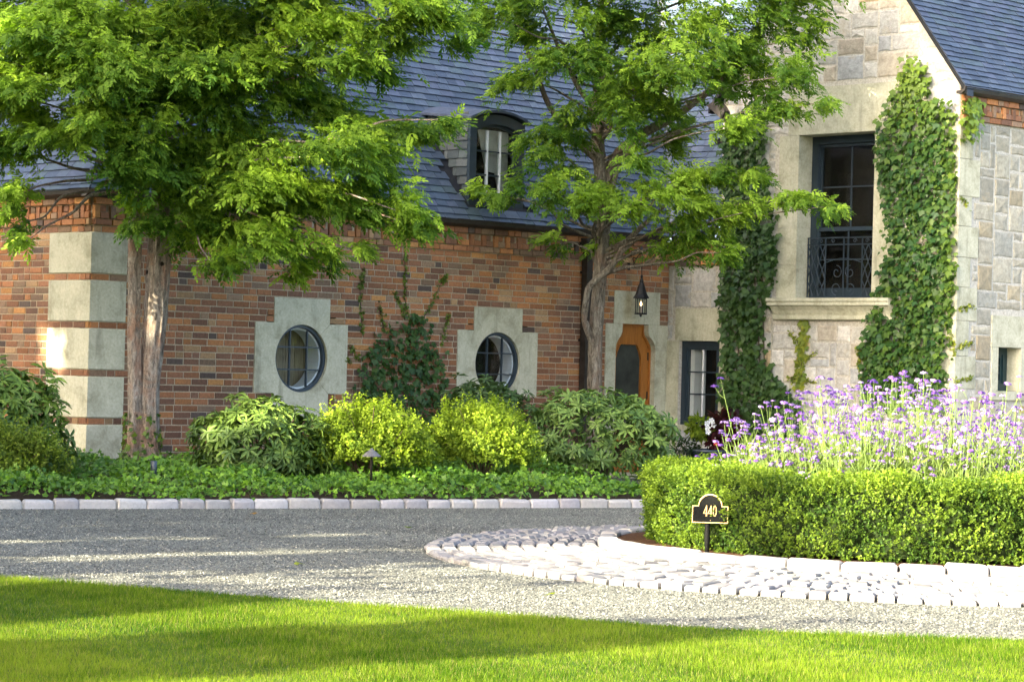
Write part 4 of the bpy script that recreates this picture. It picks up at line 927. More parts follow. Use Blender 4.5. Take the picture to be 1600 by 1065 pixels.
# small dormer on the link roof beside the gable
xf = S1 + .62
d2 = MB(); d2.add([(xf, -.50, 4.35), (xf, -1.02, 4.35), (xf, -1.02, 5.12), (xf, -.50, 5.12), (xf + 1.2, -.50, 4.35), (xf + 1.2, -.50, 5.12)], [(0, 1, 2, 3), (0, 3, 5, 4)])
d2 = d2.build('link_dormer', M['paint'], house)
MB().prism([(.56, 4.45), (.98, 4.45), (.98, 5.05), (.56, 5.05)], .005, .012, Frame(xf, 0, 1)).build('pane', M['glass'], d2)
MB().prism([(.56, 4.73), (.98, 4.73), (.98, 4.76), (.56, 4.76)], .013, .022, Frame(xf, 0, 1)).build('muntin', M['paint'], d2)
gutter('gutter', Frame(xf, 0, 1), .44, 1.02, 5.10, .03, .10, .07, d2)
R2 = Slope((xf - .14, 0, 0), (0, 1, 0), (1, 0, 0), 5.17)
MB().add([R2(-1.02, 0, 0), R2(-.42, 0, 0), R2(-.42, 1.6, 0), R2(-1.02, 1.6, 0)], [(0, 1, 2, 3)]).build('dormer_roof', M['roof_under'], d2)
r = 0.0
while r < 1.5:
    c = -1.02
    while c < -.43:
        wd = min(rs_.uniform(.16, .26), -.42 - c); o = bpy.data.objects.new('slate', rs_.choice(SLM)); link(o, d2)
        o.matrix_local = R2.matrix(c, r, wd - .006, .15); k = rs_.uniform(.85, 1.2); o.color = (*[v * k for v in rs_.choice(SP)], 1); c += wd
    r += .12

# ------------------------------------------------------------------ wall lantern
lx = HM @ Vector((9.86, -.28, 0))
lan = empty('wall_lantern', (lx.x, lx.y, 2.44), rad(45)); lan.scale = (.8, .8, 1); tag(lan, 'black iron lantern with a lit bulb hanging from a bracket above the wooden door', 'lantern')
mb = MB(); mb.tube([(0, .35, .93), (0, .18, .95), (0, 0, .90)], .012, 6); mb.tube([(0, .34, .70), (0, .22, .74), (0, .12, .86), (0, .05, .92)], .009, 6)
mb.tube([(0, .20 + .06 * math.cos(t * .6) * (1 - t / 16), .80 + .06 * math.sin(t * .6) * (1 - t / 16)) for t in range(14)], .007, 5)
mb.box(-.035, .035, .335, .348, .66, .99); mb.lathe([(.001, .90), (.035, .93), (.045, .97), (.02, 1.0), (.001, 1.02)], 0, .02, 8)
mb.build('bracket', M['iron'], lan)
MB().tube([(0, 0, .90), (0, 0, .56)], .009, 6).build('hanging_rod', M['iron'], lan)
cap = MB().lathe([(.155, .235), (.15, .25), (.115, .29), (.085, .36), (.05, .45), (.035, .47), (.04, .49), (.02, .54), (.028, .56), (.008, .60)], 0, 0, 6).build('lantern_roof', M['iron'], lan)
mb = MB()
for k in range(6):
    a = k * math.pi / 3; mb.tube([(.105 * math.cos(a), .105 * math.sin(a), .0), (.105 * math.cos(a), .105 * math.sin(a), .24)], .009, 5)
mb.lathe([(.12, -.01), (.12, .015), (.06, .016)], 0, 0, 6); mb.lathe([(.112, .225), (.112, .24)], 0, 0, 6); mb.lathe([(.001, -.05), (.02, -.035), (.03, -.012)], 0, 0, 6)
mb.build('cage', M['iron'], lan)
mb = MB()
for k in range(6):
    a, b = k * math.pi / 3, (k + 1) * math.pi / 3; f = .10
    MB().add([(f * math.cos(a), f * math.sin(a), .02), (f * math.cos(b), f * math.sin(b), .02), (f * math.cos(b), f * math.sin(b), .225), (f * math.cos(a), f * math.sin(a), .225)], [(0, 1, 2, 3)]).build('pane', M['glass'], lan)
m, nt_, p = base_mat('lamp_glow', .5); p.inputs['Emission Color'].default_value = (1, .62, .25, 1); p.inputs['Emission Strength'].default_value = 1.2
MB().lathe([(.001, .12), (.016, .13), (.02, .15), (.012, .175), (.001, .19)], 0, 0, 8).build('bulb', m, lan)
MB().lathe([(.03, .016), (.03, .118), (.001, .12)], 0, 0, 10).build('candle', simple('candle_sleeve', (.35, .27, .22), .6), lan)

# ------------------------------------------------------------------ house number plaque
sg = empty('number_sign', (1.66, 21.0, .085), rad(-4)); tag(sg, 'black arched plaque with gold 440 on a short post before the hedge', 'sign')
SF = Frame(0, 0, 0)
def plq(g):
    pts = [(-.147 + g, .245 + g), (.147 - g, .245 + g), (.147 - g, .385 - g), (.098 - g * .6, .385 - g)]
    pts += circ(0, .385 - g * .5, .098 - g * .9, 0.02, math.pi - .02, 14)[1:-1]
    return pts + [(-.098 + g * .6, .385 - g), (-.147 + g, .385 - g)]
MB().prism(plq(.004), 0.0, .012, SF).build('plaque', M['plaque'], sg)
ring_prism(MB(), plq(0), plq(.0065), -.002, .016, SF).build('gold_border', M['gold'], sg)
def bar(mb, x0, z0, x1, z1, t):
    dx, dz = x1 - x0, z1 - z0; L = math.hypot(dx, dz); nx, nz = -dz / L * t / 2, dx / L * t / 2
    mb.prism([(x0 + nx, z0 + nz), (x0 - nx, z0 - nz), (x1 - nx, z1 - nz), (x1 + nx, z1 + nz)], .0125, .0165, SF)
for dx_, ch_ in ((-.037, '4'), (0.0, '4'), (.038, '0')):
    mb = MB(); zb = .300; hh = .088
    if ch_ == '4':
        bar(mb, dx_ + .007, zb, dx_ + .007, zb + hh, .0085); bar(mb, dx_ - .016, zb + .024, dx_ + .008, zb + hh - .001, .0055); bar(mb, dx_ - .017, zb + .024, dx_ + .017, zb + .024, .0055); bar(mb, dx_, zb + .002, dx_ + .014, zb + .002, .004)
    else:
        ring_prism(mb, [(dx_ + .0155 * math.cos(a_), zb + hh / 2 + hh / 2 * math.sin(a_)) for a_ in np.linspace(0, 2 * math.pi, 25)[:-1]], [(dx_ + .009 * math.cos(a_), zb + hh / 2 + (hh / 2 - .005) * math.sin(a_)) for a_ in np.linspace(0, 2 * math.pi, 25)[:-1]], .0125, .0165, SF)
    mb.build('numeral', M['gold'], sg)
MB().lathe([(.0001, .0), (.004, .001), (.0001, .003)], 0, 0, 6)
MB().prism([(.003, .262), (.007, .266), (.003, .270), (-.001, .266)], .0125, .0165, SF).build('screw', M['gold'], sg)
MB().lathe([(.017, -.06), (.018, .05), (.021, .07), (.024, .09), (.024, .25), (.012, .30), (.008, .30)], -.018, .022, 14).build('post', M['plaque'], sg, True)

# ------------------------------------------------------------------ path lights
pl_ = empty('path_light', (-1.55, 28.9, .10)); tag(pl_, 'bronze mushroom path light with conical hat in front of yellow bush', 'path light')
MB().lathe([(.108, .425), (.110, .432), (.06, .475), (.022, .505), (.008, .52), (.001, .523)], 0, 0, 20).build('hat', M['copper_cap'], pl_)
MB().lathe([(.014, -.1), (.014, .42), (.03, .43), (.03, .44), (.001, .445)], 0, 0, 10).build('stake', M['gutter'], pl_, True)
sp = empty('spotlight', (-3.92, 28.3, .10)); tag(sp, 'small black spotlight stub poking out of the ivy below the left tree', 'spotlight')
MB().lathe([(.03, .18), (.035, .20), (.036, .33), (.028, .34), (.028, .31), (.001, .31)], 0, 0, 14).build('housing', M['pot'], sp, True)
MB().lathe([(.010, -.05), (.010, .2)], 0, 0, 8).build('stake', M['iron'], sp, True)

# ------------------------------------------------------------------ trees
def trunk_tube(path, radii, n=16, seed=0, rough=.12):
    n = n if n < 14 else n * 2
    r_ = np.random.default_rng(seed); path = np.array(path, float); m = 40
    t = np.linspace(0, 1, len(path)); tt = np.linspace(0, 1, m)
    P = np.stack([np.interp(tt, t, path[:, k]) for k in range(3)], 1)
    for _ in range(2): P[1:-1] = (P[:-2] + 2 * P[1:-1] + P[2:]) / 4
    R = np.interp(tt, t, radii); T = unit(np.gradient(P, axis=0)); X = unit(np.cross(T, [0.1, 1, 0.05])); Y = np.cross(T, X)
    a = np.linspace(0, 2 * np.pi, n, endpoint=False); V = []
    ph = r_.uniform(0, 6.28, 5); 
    for i in range(m):
        lob = 1 + rough * (.5 * np.sin(3 * a + ph[0] + 2 * tt[i]) + .4 * np.sin(5 * a + ph[1] - 3 * tt[i]) + .35 * np.sin(8 * a + ph[2] + 4 * tt[i]) + .35 * np.sin(13 * a + ph[3] + 7 * np.sin(3 * tt[i]))) + r_.normal(0, rough * .22, n)
        V.append(P[i] + (R[i] * lob)[:, None] * (np.cos(a)[:, None] * X[i] + np.sin(a)[:, None] * Y[i]))
    V = np.concatenate(V); F = np.array([(i * n + k, i * n + (k + 1) % n, (i + 1) * n + (k + 1) % n, (i + 1) * n + k) for i in range(m - 1) for k in range(n)])
    return V, F
def join_tubes(name, tubes, mat, parent):
    V = []; F = []; o_ = 0
    for v, f in tubes: V.append(v); F.append(f + o_); o_ += len(v)
    return np_mesh(name, np.concatenate(V), [np.concatenate(F)], mat, parent, None, True)
def spray_template(seed, nl=11, L=.30, droop=.25):
    """a feathery spray: small leaves both sides of a drooping twig"""
    r_ = np.random.default_rng(seed); V = []; F = []; C = []
    for k in range(nl):
        s = (k // 2 + .6) / (nl / 2 + .4); side = 1 if k % 2 else -1
        p = np.array([s * .9, 0, -droop * s * s]); ang = side * r_.uniform(.7, 1.1) * (1.15 - .75 * s) + r_.normal(0, .12)
        if k == nl - 1: ang = 0
        l = .36 * (1.1 - .35 * s) * r_.uniform(.85, 1.15); w_ = l * .42
        ax = np.array([math.cos(ang), math.sin(ang), -.28 + r_.normal(0, .18)]); ax /= np.linalg.norm(ax); nn = np.array([0, 0, 1.]) + r_.normal(0, .3, 3); sd = np.cross(nn, ax); sd /= np.linalg.norm(sd)
        b = len(V); V += [p, p + ax * l * .5 + sd * w_ * .5, p + ax * l, p + ax * l * .5 - sd * w_ * .5 + np.array([0, 0, .02])]; F += [(b, b + 1, b + 2, b + 3)]
        C += [.82 + .3 * s] * 4
    return np.array(V), [np.array(F)], np.array(C)
SPR = [spray_template(i) for i in range(6)]
def crown(name, pads, trunk_xy, density, size, c0, c1, parent, seed, vs=1.0):
    r_ = np.random.default_rng(seed); cl = Cloud()
    P, D, TT = [], [], []
    for (x, y, z, rx, rz) in pads:
        rx, rz = rx * 1.15, rz * 1.12 * vs; ry = min(max(rx * .8, .5), 1.0); n = int(density * rx * ry * max(rz, .12) ** .6)
        q = unit(r_.normal(size=(n, 3))) * (r_.uniform(0, 1, (n, 1)) ** .42); q[:, 2] = np.where(q[:, 2] < -.2, q[:, 2] * .7, q[:, 2])
        # clumpy: pull towards a few sub-branches
        nb = max(3, int(n / 45)); sub = unit(r_.normal(size=(nb, 3))) * r_.uniform(.35, 1.0, (nb, 1)); idx = r_.integers(0, nb, n)
        q = q * .46 + sub[idx] * .74; loose = r_.random(n) < .22; q[loose] *= 1.45
        # drooping outer rim
        rr_ = np.hypot(q[:, 0], q[:, 1]); q[:, 2] -= .35 * rr_ ** 2 - .15
        p = np.stack([x + q[:, 0] * rx, y + q[:, 1] * ry, z + q[:, 2] * rz], 1)
        d = np.stack([p[:, 0] - trunk_xy[0] + q[:, 0] * 1.5, (p[:, 1] - trunk_xy[1]) * .7 + q[:, 1] * 1.0 - .3, np.full(n, 0.0)], 1); d = unit(d)
        d += r_.normal(0, .75, (n, 3)); d[:, 2] = -.42 + r_.normal(0, .40, n)
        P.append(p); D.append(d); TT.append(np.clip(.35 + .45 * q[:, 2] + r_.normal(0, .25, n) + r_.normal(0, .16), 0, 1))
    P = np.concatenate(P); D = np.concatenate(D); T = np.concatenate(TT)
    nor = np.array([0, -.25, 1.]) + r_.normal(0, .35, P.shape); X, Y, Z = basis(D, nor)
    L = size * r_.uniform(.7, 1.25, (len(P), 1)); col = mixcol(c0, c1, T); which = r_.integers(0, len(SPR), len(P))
    for k, (tv, tf, tc) in enumerate(SPR):
        m = which == k
        if m.any(): cl.add(*scatter(tv, tf, P[m], X[m] * L[m], Y[m] * L[m], Z[m] * L[m], col[m], tc))
    return cl.build(name, M['leaf'], parent), len(P)
def limb(a, b, sag, r0, r1, seed, n=7):
    a, b = np.array(a, float), np.array(b, float); r_ = np.random.default_rng(seed); t = np.linspace(0, 1, 6)[:, None]
    p = a + (b - a) * t + np.array([0, 0, 1.]) * (sag * np.sin(np.pi * t)) + np.concatenate([np.zeros((1, 3)), r_.normal(0, .05, (4, 3)), np.zeros((1, 3))])
    return trunk_tube(p, np.linspace(r0, r1, 6), n, seed, .08)
# left tree with two stems
ta = empty('conifer_tree', (-4.45, 30.8, .14)); tag(ta, 'tall leafy evergreen with forked peeling trunk standing before the left wall corner', 'tree')
def rel(o, tubes):
    q = np.array(o.location); return [(v - q, f) for v, f in tubes]
stem1 = trunk_tube([(-4.44, 30.78, .0), (-4.50, 30.75, .5), (-4.52, 30.75, 1.3), (-4.55, 30.75, 2.0), (-4.57, 30.78, 3.0), (-4.62, 30.8, 4.6), (-4.75, 30.9, 6.5)], [.13, .090, .078, .074, .078, .06, .03], 14, 1, .16)
stem2 = trunk_tube([(-4.33, 30.86, .0), (-4.36, 30.85, .5), (-4.36, 30.85, 1.2), (-4.30, 30.85, 2.0), (-4.27, 30.85, 3.0), (-4.24, 30.9, 5.0), (-4.2, 30.95, 9.5)], [.25, .145, .120, .130, .138, .11, .03], 20, 2, .16)
lt = [stem1, stem2]
for i, (x, y, z, rx, rz) in enumerate(PADS_A):
    zb = max(3.7, z - .35 - abs(x + 4.3) * .16); lt.append(limb((-4.28 if x > -4.4 else -4.58, 30.85, zb), (x, y, z - rz * .15), .10, .032, .006, 30 + i))
join_tubes('trunk', rel(ta, lt), M['bark_a'], ta)
pads_rel = [(x, y, z, rx, rz) for x, y, z, rx, rz in PADS_A]
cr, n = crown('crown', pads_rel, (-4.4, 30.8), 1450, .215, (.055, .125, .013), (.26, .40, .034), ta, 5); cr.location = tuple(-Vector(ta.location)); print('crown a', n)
# right tree, forked higher up
tb = empty('conifer_tree', (1.15, 36.2, .10)); tag(tb, 'slender evergreen with grey trunk standing beside the downspout and wooden door', 'tree')
lt = [trunk_tube([(1.18, 36.2, .0), (1.20, 36.2, .8), (1.18, 36.2, 2.0), (1.24, 36.2, 3.2), (1.27, 36.2, 4.15)], [.20, .105, .092, .092, .108], 18, 11, .14),
      trunk_tube([(1.25, 36.2, 4.1), (1.14, 36.25, 4.7), (1.14, 36.25, 5.6), (1.15, 36.25, 6.8), (1.1, 36.3, 9.0)], [.10, .095, .085, .07, .02], 12, 12, .12),
      trunk_tube([(1.30, 36.2, 4.1), (1.40, 36.15, 4.6), (1.70, 36.1, 4.9), (2.2, 36.0, 5.15), (2.9, 35.8, 5.7), (3.4, 35.6, 6.6)], [.09, .085, .07, .055, .04, .015], 12, 13, .12),
      trunk_tube([(1.16, 36.2, 1.9), (1.0, 36.1, 2.3), (1.05, 36.0, 2.75), (1.35, 35.95, 3.0), (1.62, 35.9, 3.45), (2.1, 35.8, 3.9)], [.055, .05, .045, .045, .04, .02], 10, 14, .1),
      trunk_tube([(1.20, 36.25, 4.5), (.75, 36.2, 4.85), (.42, 36.1, 5.3), (.05, 36.0, 6.2), (-.2, 35.9, 7.0)], [.05, .045, .04, .03, .012], 10, 15, .1),
      trunk_tube([(1.14, 36.25, 5.2), (.85, 36.2, 5.55), (.55, 36.1, 6.1), (.2, 36.0, 6.9)], [.04, .035, .03, .01], 10, 16, .1)]
for i, (x, y, z, rx, rz) in enumerate(PADS_B):
    zb = max(2.9, z - .25 - abs(x - 1.2) * .18); lt.append(limb((1.16 + .06 * (x > 1.2), 36.2, zb), (x, y, z - rz * .1), .10, .024, .005, 130 + i, 6))
join_tubes('trunk', rel(tb, lt), M['bark_b'], tb)
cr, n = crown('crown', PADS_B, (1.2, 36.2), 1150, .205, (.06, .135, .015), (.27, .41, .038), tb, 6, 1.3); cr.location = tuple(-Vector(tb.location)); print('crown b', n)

# shade trees to the left of the camera, between the sun and the house; crown gaps are cut where sun patches should fall
lh = np.array(LH); el = SUN_EL
PP = np.array([lh[1], -lh[0], 0]); N2 = np.array([lh[0] * math.sin(el), lh[1] * math.sin(el), math.cos(el)])
LIT = [(-10.45, -4, -9, 20, 1), (-13.1, -12.15, -9, 3.30, 1), (-16.0, -15.2, 2.9, 4.2, .9), (-15.2, -12.4, 3.25, 4.3, .8), (-17.65, -17.1, 3.2, 4.6, 1), (-19.3, -18.75, 3.2, 5, .95), (-20.9, -20.5, 3.4, 5.2, .9),
       (-12.45, -9.9, 3.55, 4.5, .9), (-16.85, -12.3, 4.5, 5.15, 1), (-15.95, -15.1, 5.0, 6.0, 1), (-16.3, -13.2, 5.85, 6.5, .95), (-15.9, -14.7, 6.2, 7.0, .9), (-14.7, -14.0, 6.3, 7.3, .75), (-13.7, -12.8, 5.3, 6.0, .8),
       (-24.9, -23.1, 6.3, 7.8, .95), (-25.1, -24.5, 5.8, 6.5, .85), (-24.2, -21.5, 5.3, 5.9, .8), (-24.4, -23.4, 4.6, 5.1, .8), (-25.05, -24.7, 14.45, 14.95, 1), (-25.35, -25.05, 11.35, 11.65, 1), (-27.85, -27.5, 14.1, 14.5, 1), (-28.85, -28.2, 6.75, 7.35, 1),
       (-26.7, -26.4, 5.9, 8.3, 1), (-26.3, -25.4, 9.0, 10.0, .95), (-24.4, -23.6, 9.0, 10.0, .95), (-26.1, -25.2, 13.2, 14.2, .92), (-26.5, -25.6, 7.2, 8.2, .8)]
def shade_mask(P, r_):
    a, b = P @ PP, P @ N2; keep = np.ones(len(P), bool)
    ja, jb = r_.normal(0, .05, len(P)), r_.normal(0, .05, len(P))
    m = .10
    for a0, a1, b0, b1, p in LIT:
        ins = (a + ja > a0 - m) & (a + ja < a1 + m) & (b + jb > b0 - m) & (b + jb < b1 + m); keep &= ~(ins & (r_.random(len(P)) < p))
    return keep
SHADE = [(-6.0, -7.0, 9.0, 5.0, 0), (-18.3, -6.0, 10.8, 5.5, 1), (-22.0, -8.5, 12.5, 5.0, 2), (-26.6, -5.5, 23.0, 5.6, 3), (-29.8, -7.5, 14.5, 4.2, 4), (-20.4, -3.5, 10.0, 4.5, 5), (-11.3, -7.0, 6.6, 1.35, 6), (-14.3, -7.5, 6.1, 1.75, 7), (-34.5, -1.0, 18.0, 5.6, 8), (-41.5, 9.0, 13.0, 5.0, 9)]
LABS = ['shade tree behind the camera on the lawn', 'shade tree nearest the drive, left of the picture', 'broad shade tree left of the lawn', 'tall shade tree left of the house', 'farthest tall shade tree left of the house', 'low shade tree at the lawn edge left of the picture', 'narrow tree added left of the camera to shade the lawn', 'narrow tree added farther left of the camera to shade the lawn', 'round tree added left of the side wall to block sky light', 'round tree added behind the side wall to block sky light']  # narrow and round trees are added to shade lawn and side wall
for (a, h, H_, R_, k) in SHADE:
    x, y = PP[0] * a + lh[0] * h, PP[1] * a + lh[1] * h
    t = empty('shade_tree', (x, y, 0)); tag(t, LABS[k], 'tree', 'shade trees outside the picture')
    r_ = np.random.default_rng(60 + k)
    tubes = [trunk_tube([(0, 0, -.1), (.05, 0, H_ * .3), (0, .1, H_ * .65), (.1, 0, H_)], [.32, .24, .15, .03], 12, 70 + k)]
    for i in range(14):
        an = r_.uniform(0, 6.28); z = r_.uniform(.28, .85) * H_; rr_ = R_ * r_.uniform(.5, .9)
        tubes.append(limb((0, 0, z * .9), (rr_ * math.cos(an), rr_ * math.sin(an), z + .8), .3, .07, .015, 300 + 20 * k + i, 6))
    join_tubes('trunk', tubes, M['bark_b'], t)
    n = int(1050 * R_ * H_ / 5) if k not in (6, 7) else 9000
    if k in (3, 4): n = int(n * 1.9)
    q = unit(r_.normal(size=(n, 3))) * r_.uniform(.1, 1, (n, 1)) ** .5
    P = np.stack([q[:, 0] * R_, q[:, 1] * R_ * .7, H_ * .56 + q[:, 2] * (H_ * .50)], 1) 
    if k in (0,): P = P[P[:, 2] > 2.0]
    keep = shade_mask(P + np.array([x, y, 0]), r_); P = P[keep]
    s_ = r_.uniform(.22, .38, (len(P), 1)); X, Y, Z = basis(r_.normal(size=P.shape), r_.normal(size=P.shape) + np.array([-.6, -.5, .6]))
    V, F, C = scatter(KITE[0], KITE[1], P, X * s_, Y * s_ * .8, Z * s_, mixcol((.06, .10, .015), (.16, .22, .03), r_.random(len(P))))
    np_mesh('crown', V, F, M['leaf'], t, C)

# ------------------------------------------------------------------ rhododendrons: whorls of long leaves
def whorl_mesh(seed, nl=9):
    r_ = np.random.default_rng(seed); P = np.zeros((nl, 3)); an = np.linspace(0, 2 * np.pi, nl, endpoint=False) + r_.normal(0, .15, nl); el_ = r_.uniform(-.45, .35, nl)
    ax = np.stack([np.cos(an) * np.cos(el_), np.sin(an) * np.cos(el_), np.sin(el_)], 1); X, Y, Z = basis(ax, np.array([0, 0, 1.]) + r_.normal(0, .15, (nl, 3)))
    L = r_.uniform(.85, 1.15, (nl, 1)); V, F, C = scatter(OVAL[0], OVAL[1], P + ax * .05, X * L, Y * L * .30, Z * L, np.ones((nl, 3)) * r_.uniform(.8, 1.2, (nl, 1)))
    me_o = np_mesh('leaf_whorl', V, F, M['whorl'], None, C); me = me_o.data; bpy.data.objects.remove(me_o); return me
def whorl_mat():
    m = leaf_mat('rhododendron_leaf', .26, .45, .25); nt = m.node_tree
    att = [n for n in nt.nodes if n.bl_idname == 'ShaderNodeAttribute'][0]; oi = N(nt, 'ShaderNodeObjectInfo')
    c = mixc(nt, att.outputs['Color'], oi.outputs['Color'], 1.0, 'MULTIPLY'); p = nt.nodes['Principled BSDF']; nt.links.new(c, p.inputs['Base Color'])
    for n in nt.nodes:
        if n.bl_idname == 'ShaderNodeMix' and n.outputs[2].links and n.outputs[2].links[0].to_node.bl_idname == 'ShaderNodeBsdfTranslucent': nt.links.new(c, n.inputs[6])
    return m
M['whorl'] = whorl_mat()
WH = [whorl_mesh(i, 8 + i % 3) for i in range(6)]
def rhodo(loc, rx, ry, h, n, label, c0, c1, seed, size=.12, z0=.15):
    r_ = np.random.default_rng(seed); t = empty('rhododendron', loc); tag(t, label, 'shrub', 'rhododendron shrubs along the house')
    mb = MB()
    for i in range(12):
        an = r_.uniform(0, 6.28); e = (rx * .7 * math.cos(an), ry * .7 * math.sin(an), h * r_.uniform(.55, .85))
        mb.tube([(0, 0, -.05), (e[0] * .35, e[1] * .35, e[2] * .45), e], [.022, .016, .007], 5)
    mb.build('stem', M['stem'], t)
    k = 0
    while k < n:
        d = unit(r_.normal(size=3)); 
        if d[2] < -.75 or d[1] > .6: continue
        lump = 1 + .13 * math.sin(4 * math.atan2(d[1], d[0]) + seed) + .1 * math.sin(7 * d[2] + 3 * d[0] + seed)
        f = r_.uniform(.62, 1.0) ** .5 * lump; p = np.array([d[0] * rx * f, d[1] * ry * f, h * .48 + d[2] * h * .52 * f])
        if p[2] < .06: continue
        o = bpy.data.objects.new('leaf_whorl', WH[r_.integers(0, 6)]); link(o, t); o.location = p
        up = Vector(tuple(d * .8 + np.array([0, -.1, .55]) + r_.normal(0, .2, 3))).normalized()
        o.rotation_mode = 'QUATERNION'; o.rotation_quaternion = up.to_track_quat('Z', 'Y') @ Vector((0, 0, 1)).rotation_difference(Vector((0, 0, 1)))
        s_ = size * r_.uniform(.75, 1.2); o.scale = (s_, s_, s_); tt = float(np.clip(r_.normal(.35, .3) + .35 * d[2], 0, 1)); o.color = (*[c0[j] * (1 - tt) + c1[j] * tt for j in range(3)], 1); k += 1
    # joined filler leaves inside and low down
    m_ = 1500; d = unit(r_.normal(size=(m_, 3))); f = r_.uniform(.5, .93, (m_, 1)); P = d * f * np.array([rx, ry, h * .5]) + np.array([0, 0, h * .46]); P = P[P[:, 2] > .04]; d = r_.normal(size=P.shape) + unit(P - np.array([0, 0, h * .3]))
    X, Y, Z = basis(d, np.array([0, -.3, 1.]) + r_.normal(0, .4, P.shape)); L = size * r_.uniform(.8, 1.2, (len(P), 1)); V, F, C = scatter(OVAL[0], OVAL[1], P, X * L, Y * L * .30, Z * L, mixcol(c0, c1, np.clip(r_.normal(.2, .2, len(P)), 0, 1))); o = np_mesh('leaves', V, F, M['leaf_glossy'], t, C); tag(o, kind='stuff')
    return t
DG, LG = (.050, .10, .020), (.16, .24, .042)
rhodo((-5.72, 28.4, .12), .82, .65, 1.30, 300, 'broad-leaved rhododendron at the left edge beside the pale quoins', DG, (.15, .235, .035), 1, .135)
rhodo((-2.92, 29.9, .14), .78, .62, .98, 300, 'dark rhododendron with long leaves below the left round window', DG, LG, 2)
rhodo((-.30, 33.4, .18), .72, .5, 1.25, 200, 'dark rhododendron poking up below the right round window', DG, (.08, .13, .04), 3)
rhodo((1.16, 32.8, .16), 1.02, .8, 1.18, 300, 'wide mid green rhododendron in front of the tree and the wooden door', (.055, .11, .022), (.16, .245, .05), 4)

# ------------------------------------------------------------------ small-leaved golden shrubs
def small_shrub(loc, rx, ry, h, n, label, c0, c1, seed, leaf=.034, cat='shrub', name='golden_shrub', group='golden green shrubs'):
    r_ = np.random.default_rng(seed); t = empty(name, loc); tag(t, label, cat, group)
    mb = MB()
    for i in range(26):
        an = r_.uniform(0, 6.28); f = r_.uniform(.4, .95); e = (rx * f * math.cos(an), ry * f * math.sin(an), h * r_.uniform(.45, .95)); mb.tube([(0, 0, -.05), (e[0] * .4, e[1] * .4, e[2] * .5), e], [.012, .008, .003], 4)
    mb.build('stem', M['stem'], t)
    nt_ = n // 9; d = unit(r_.normal(size=(nt_ * 2, 3))); d = d[(d[:, 2] > -.35)][:nt_]
    az = np.arctan2(d[:, 1], d[:, 0]); lump = 1 + .12 * np.sin(3 * az + seed) + .12 * np.sin(5 * az + 6 * d[:, 2] + seed) + .06 * np.sin(11 * az + 9 * d[:, 2])
    f = r_.uniform(.55, 1, len(d)) ** .6 * lump; tip = np.stack([d[:, 0] * rx * f, d[:, 1] * ry * f, h * .45 + d[:, 2] * h * .55 * f], 1); ok = tip[:, 2] > .05; tip, d = tip[ok], d[ok]
    grow = unit(d + np.array([0, -.15, .5]) + r_.normal(0, .35, d.shape)); P, D, NN, T = [], [], [], []
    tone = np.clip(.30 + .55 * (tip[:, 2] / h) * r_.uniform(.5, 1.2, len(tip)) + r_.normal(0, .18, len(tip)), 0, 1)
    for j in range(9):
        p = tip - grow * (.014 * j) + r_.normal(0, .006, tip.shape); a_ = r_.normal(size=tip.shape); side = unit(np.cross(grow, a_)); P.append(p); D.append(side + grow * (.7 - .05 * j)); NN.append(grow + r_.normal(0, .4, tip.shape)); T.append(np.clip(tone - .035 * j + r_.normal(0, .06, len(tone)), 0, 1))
    P, D, NN, T = map(np.concatenate, (P, D, NN, T)); X, Y, Z = basis(D, NN); L = leaf * r_.uniform(.7, 1.3, (len(P), 1))
    V, F, C = scatter(KITE[0], KITE[1], P, X * L, Y * L * .75, Z * L, mixcol(c0, c1, T)); np_mesh('foliage', V, F, M['leaf'], t, C); return t
YD, YL = (.065, .125, .012), (.30, .40, .032)
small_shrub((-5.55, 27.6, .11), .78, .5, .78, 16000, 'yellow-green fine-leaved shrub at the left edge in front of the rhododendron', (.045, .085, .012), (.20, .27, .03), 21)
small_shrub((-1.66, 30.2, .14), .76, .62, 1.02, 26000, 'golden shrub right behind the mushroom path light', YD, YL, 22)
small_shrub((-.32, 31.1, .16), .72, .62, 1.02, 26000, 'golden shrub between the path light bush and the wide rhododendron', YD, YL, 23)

# ------------------------------------------------------------------ ivy ground cover
def lobed_cloud(P, nor, size, col, r_, down=None, mat='leaf_glossy'):
    ax = r_.normal(size=P.shape) if down is None else down + r_.normal(0, .35, P.shape)
    X, Y, Z = basis(ax, nor); L = size * r_.uniform(.65, 1.3, (len(P), 1)); return scatter(LOBED[0], LOBED[1], P, X * L, Y * L * .85, Z * L, col)
r_ = np.random.default_rng(31); n = 26000
s = r_.uniform(-3.6, 8.0, n); d = r_.uniform(.03, 4.6, n) ** 1.0; xy = K0.x + KD.x * s + KN.x * d, K0.y + KD.y * s + KN.y * d
hum = .15 + .06 * np.sin(2.1 * s + 1.3 * d) + .035 * np.sin(5.2 * s - 2.7 * d + 1) + .02 * np.sin(11 * s + 7 * d)
hum *= np.clip(d / .16, .4, 1); z = .075 + .042 * np.clip(d, 0, 3.2) + hum * r_.uniform(.25, 1.1, n) + .02
P = np.stack([xy[0], xy[1], z], 1); P = P[((P[:, 0] + 5.243) * .7071 - (P[:, 1] - 31.75) * .7071 > .05)|(P[:,0]<-5.2)]
tt = np.clip(r_.normal(.4, .25, len(P)) + .15 * np.sin(P[:, 0] * 3), 0, 1)
V, F, C = lobed_cloud(P, np.array([0, -.35, 1.]) + r_.normal(0, .38, P.shape), .056, mixcol((.034, .092, .010), (.15, .28, .026), tt), r_)
o = np_mesh('ivy_ground_cover', V, F, M['leaf_glossy'], None, C); tag(o, 'low dark ivy covering the bed behind the kerb', 'ivy', kind='stuff')
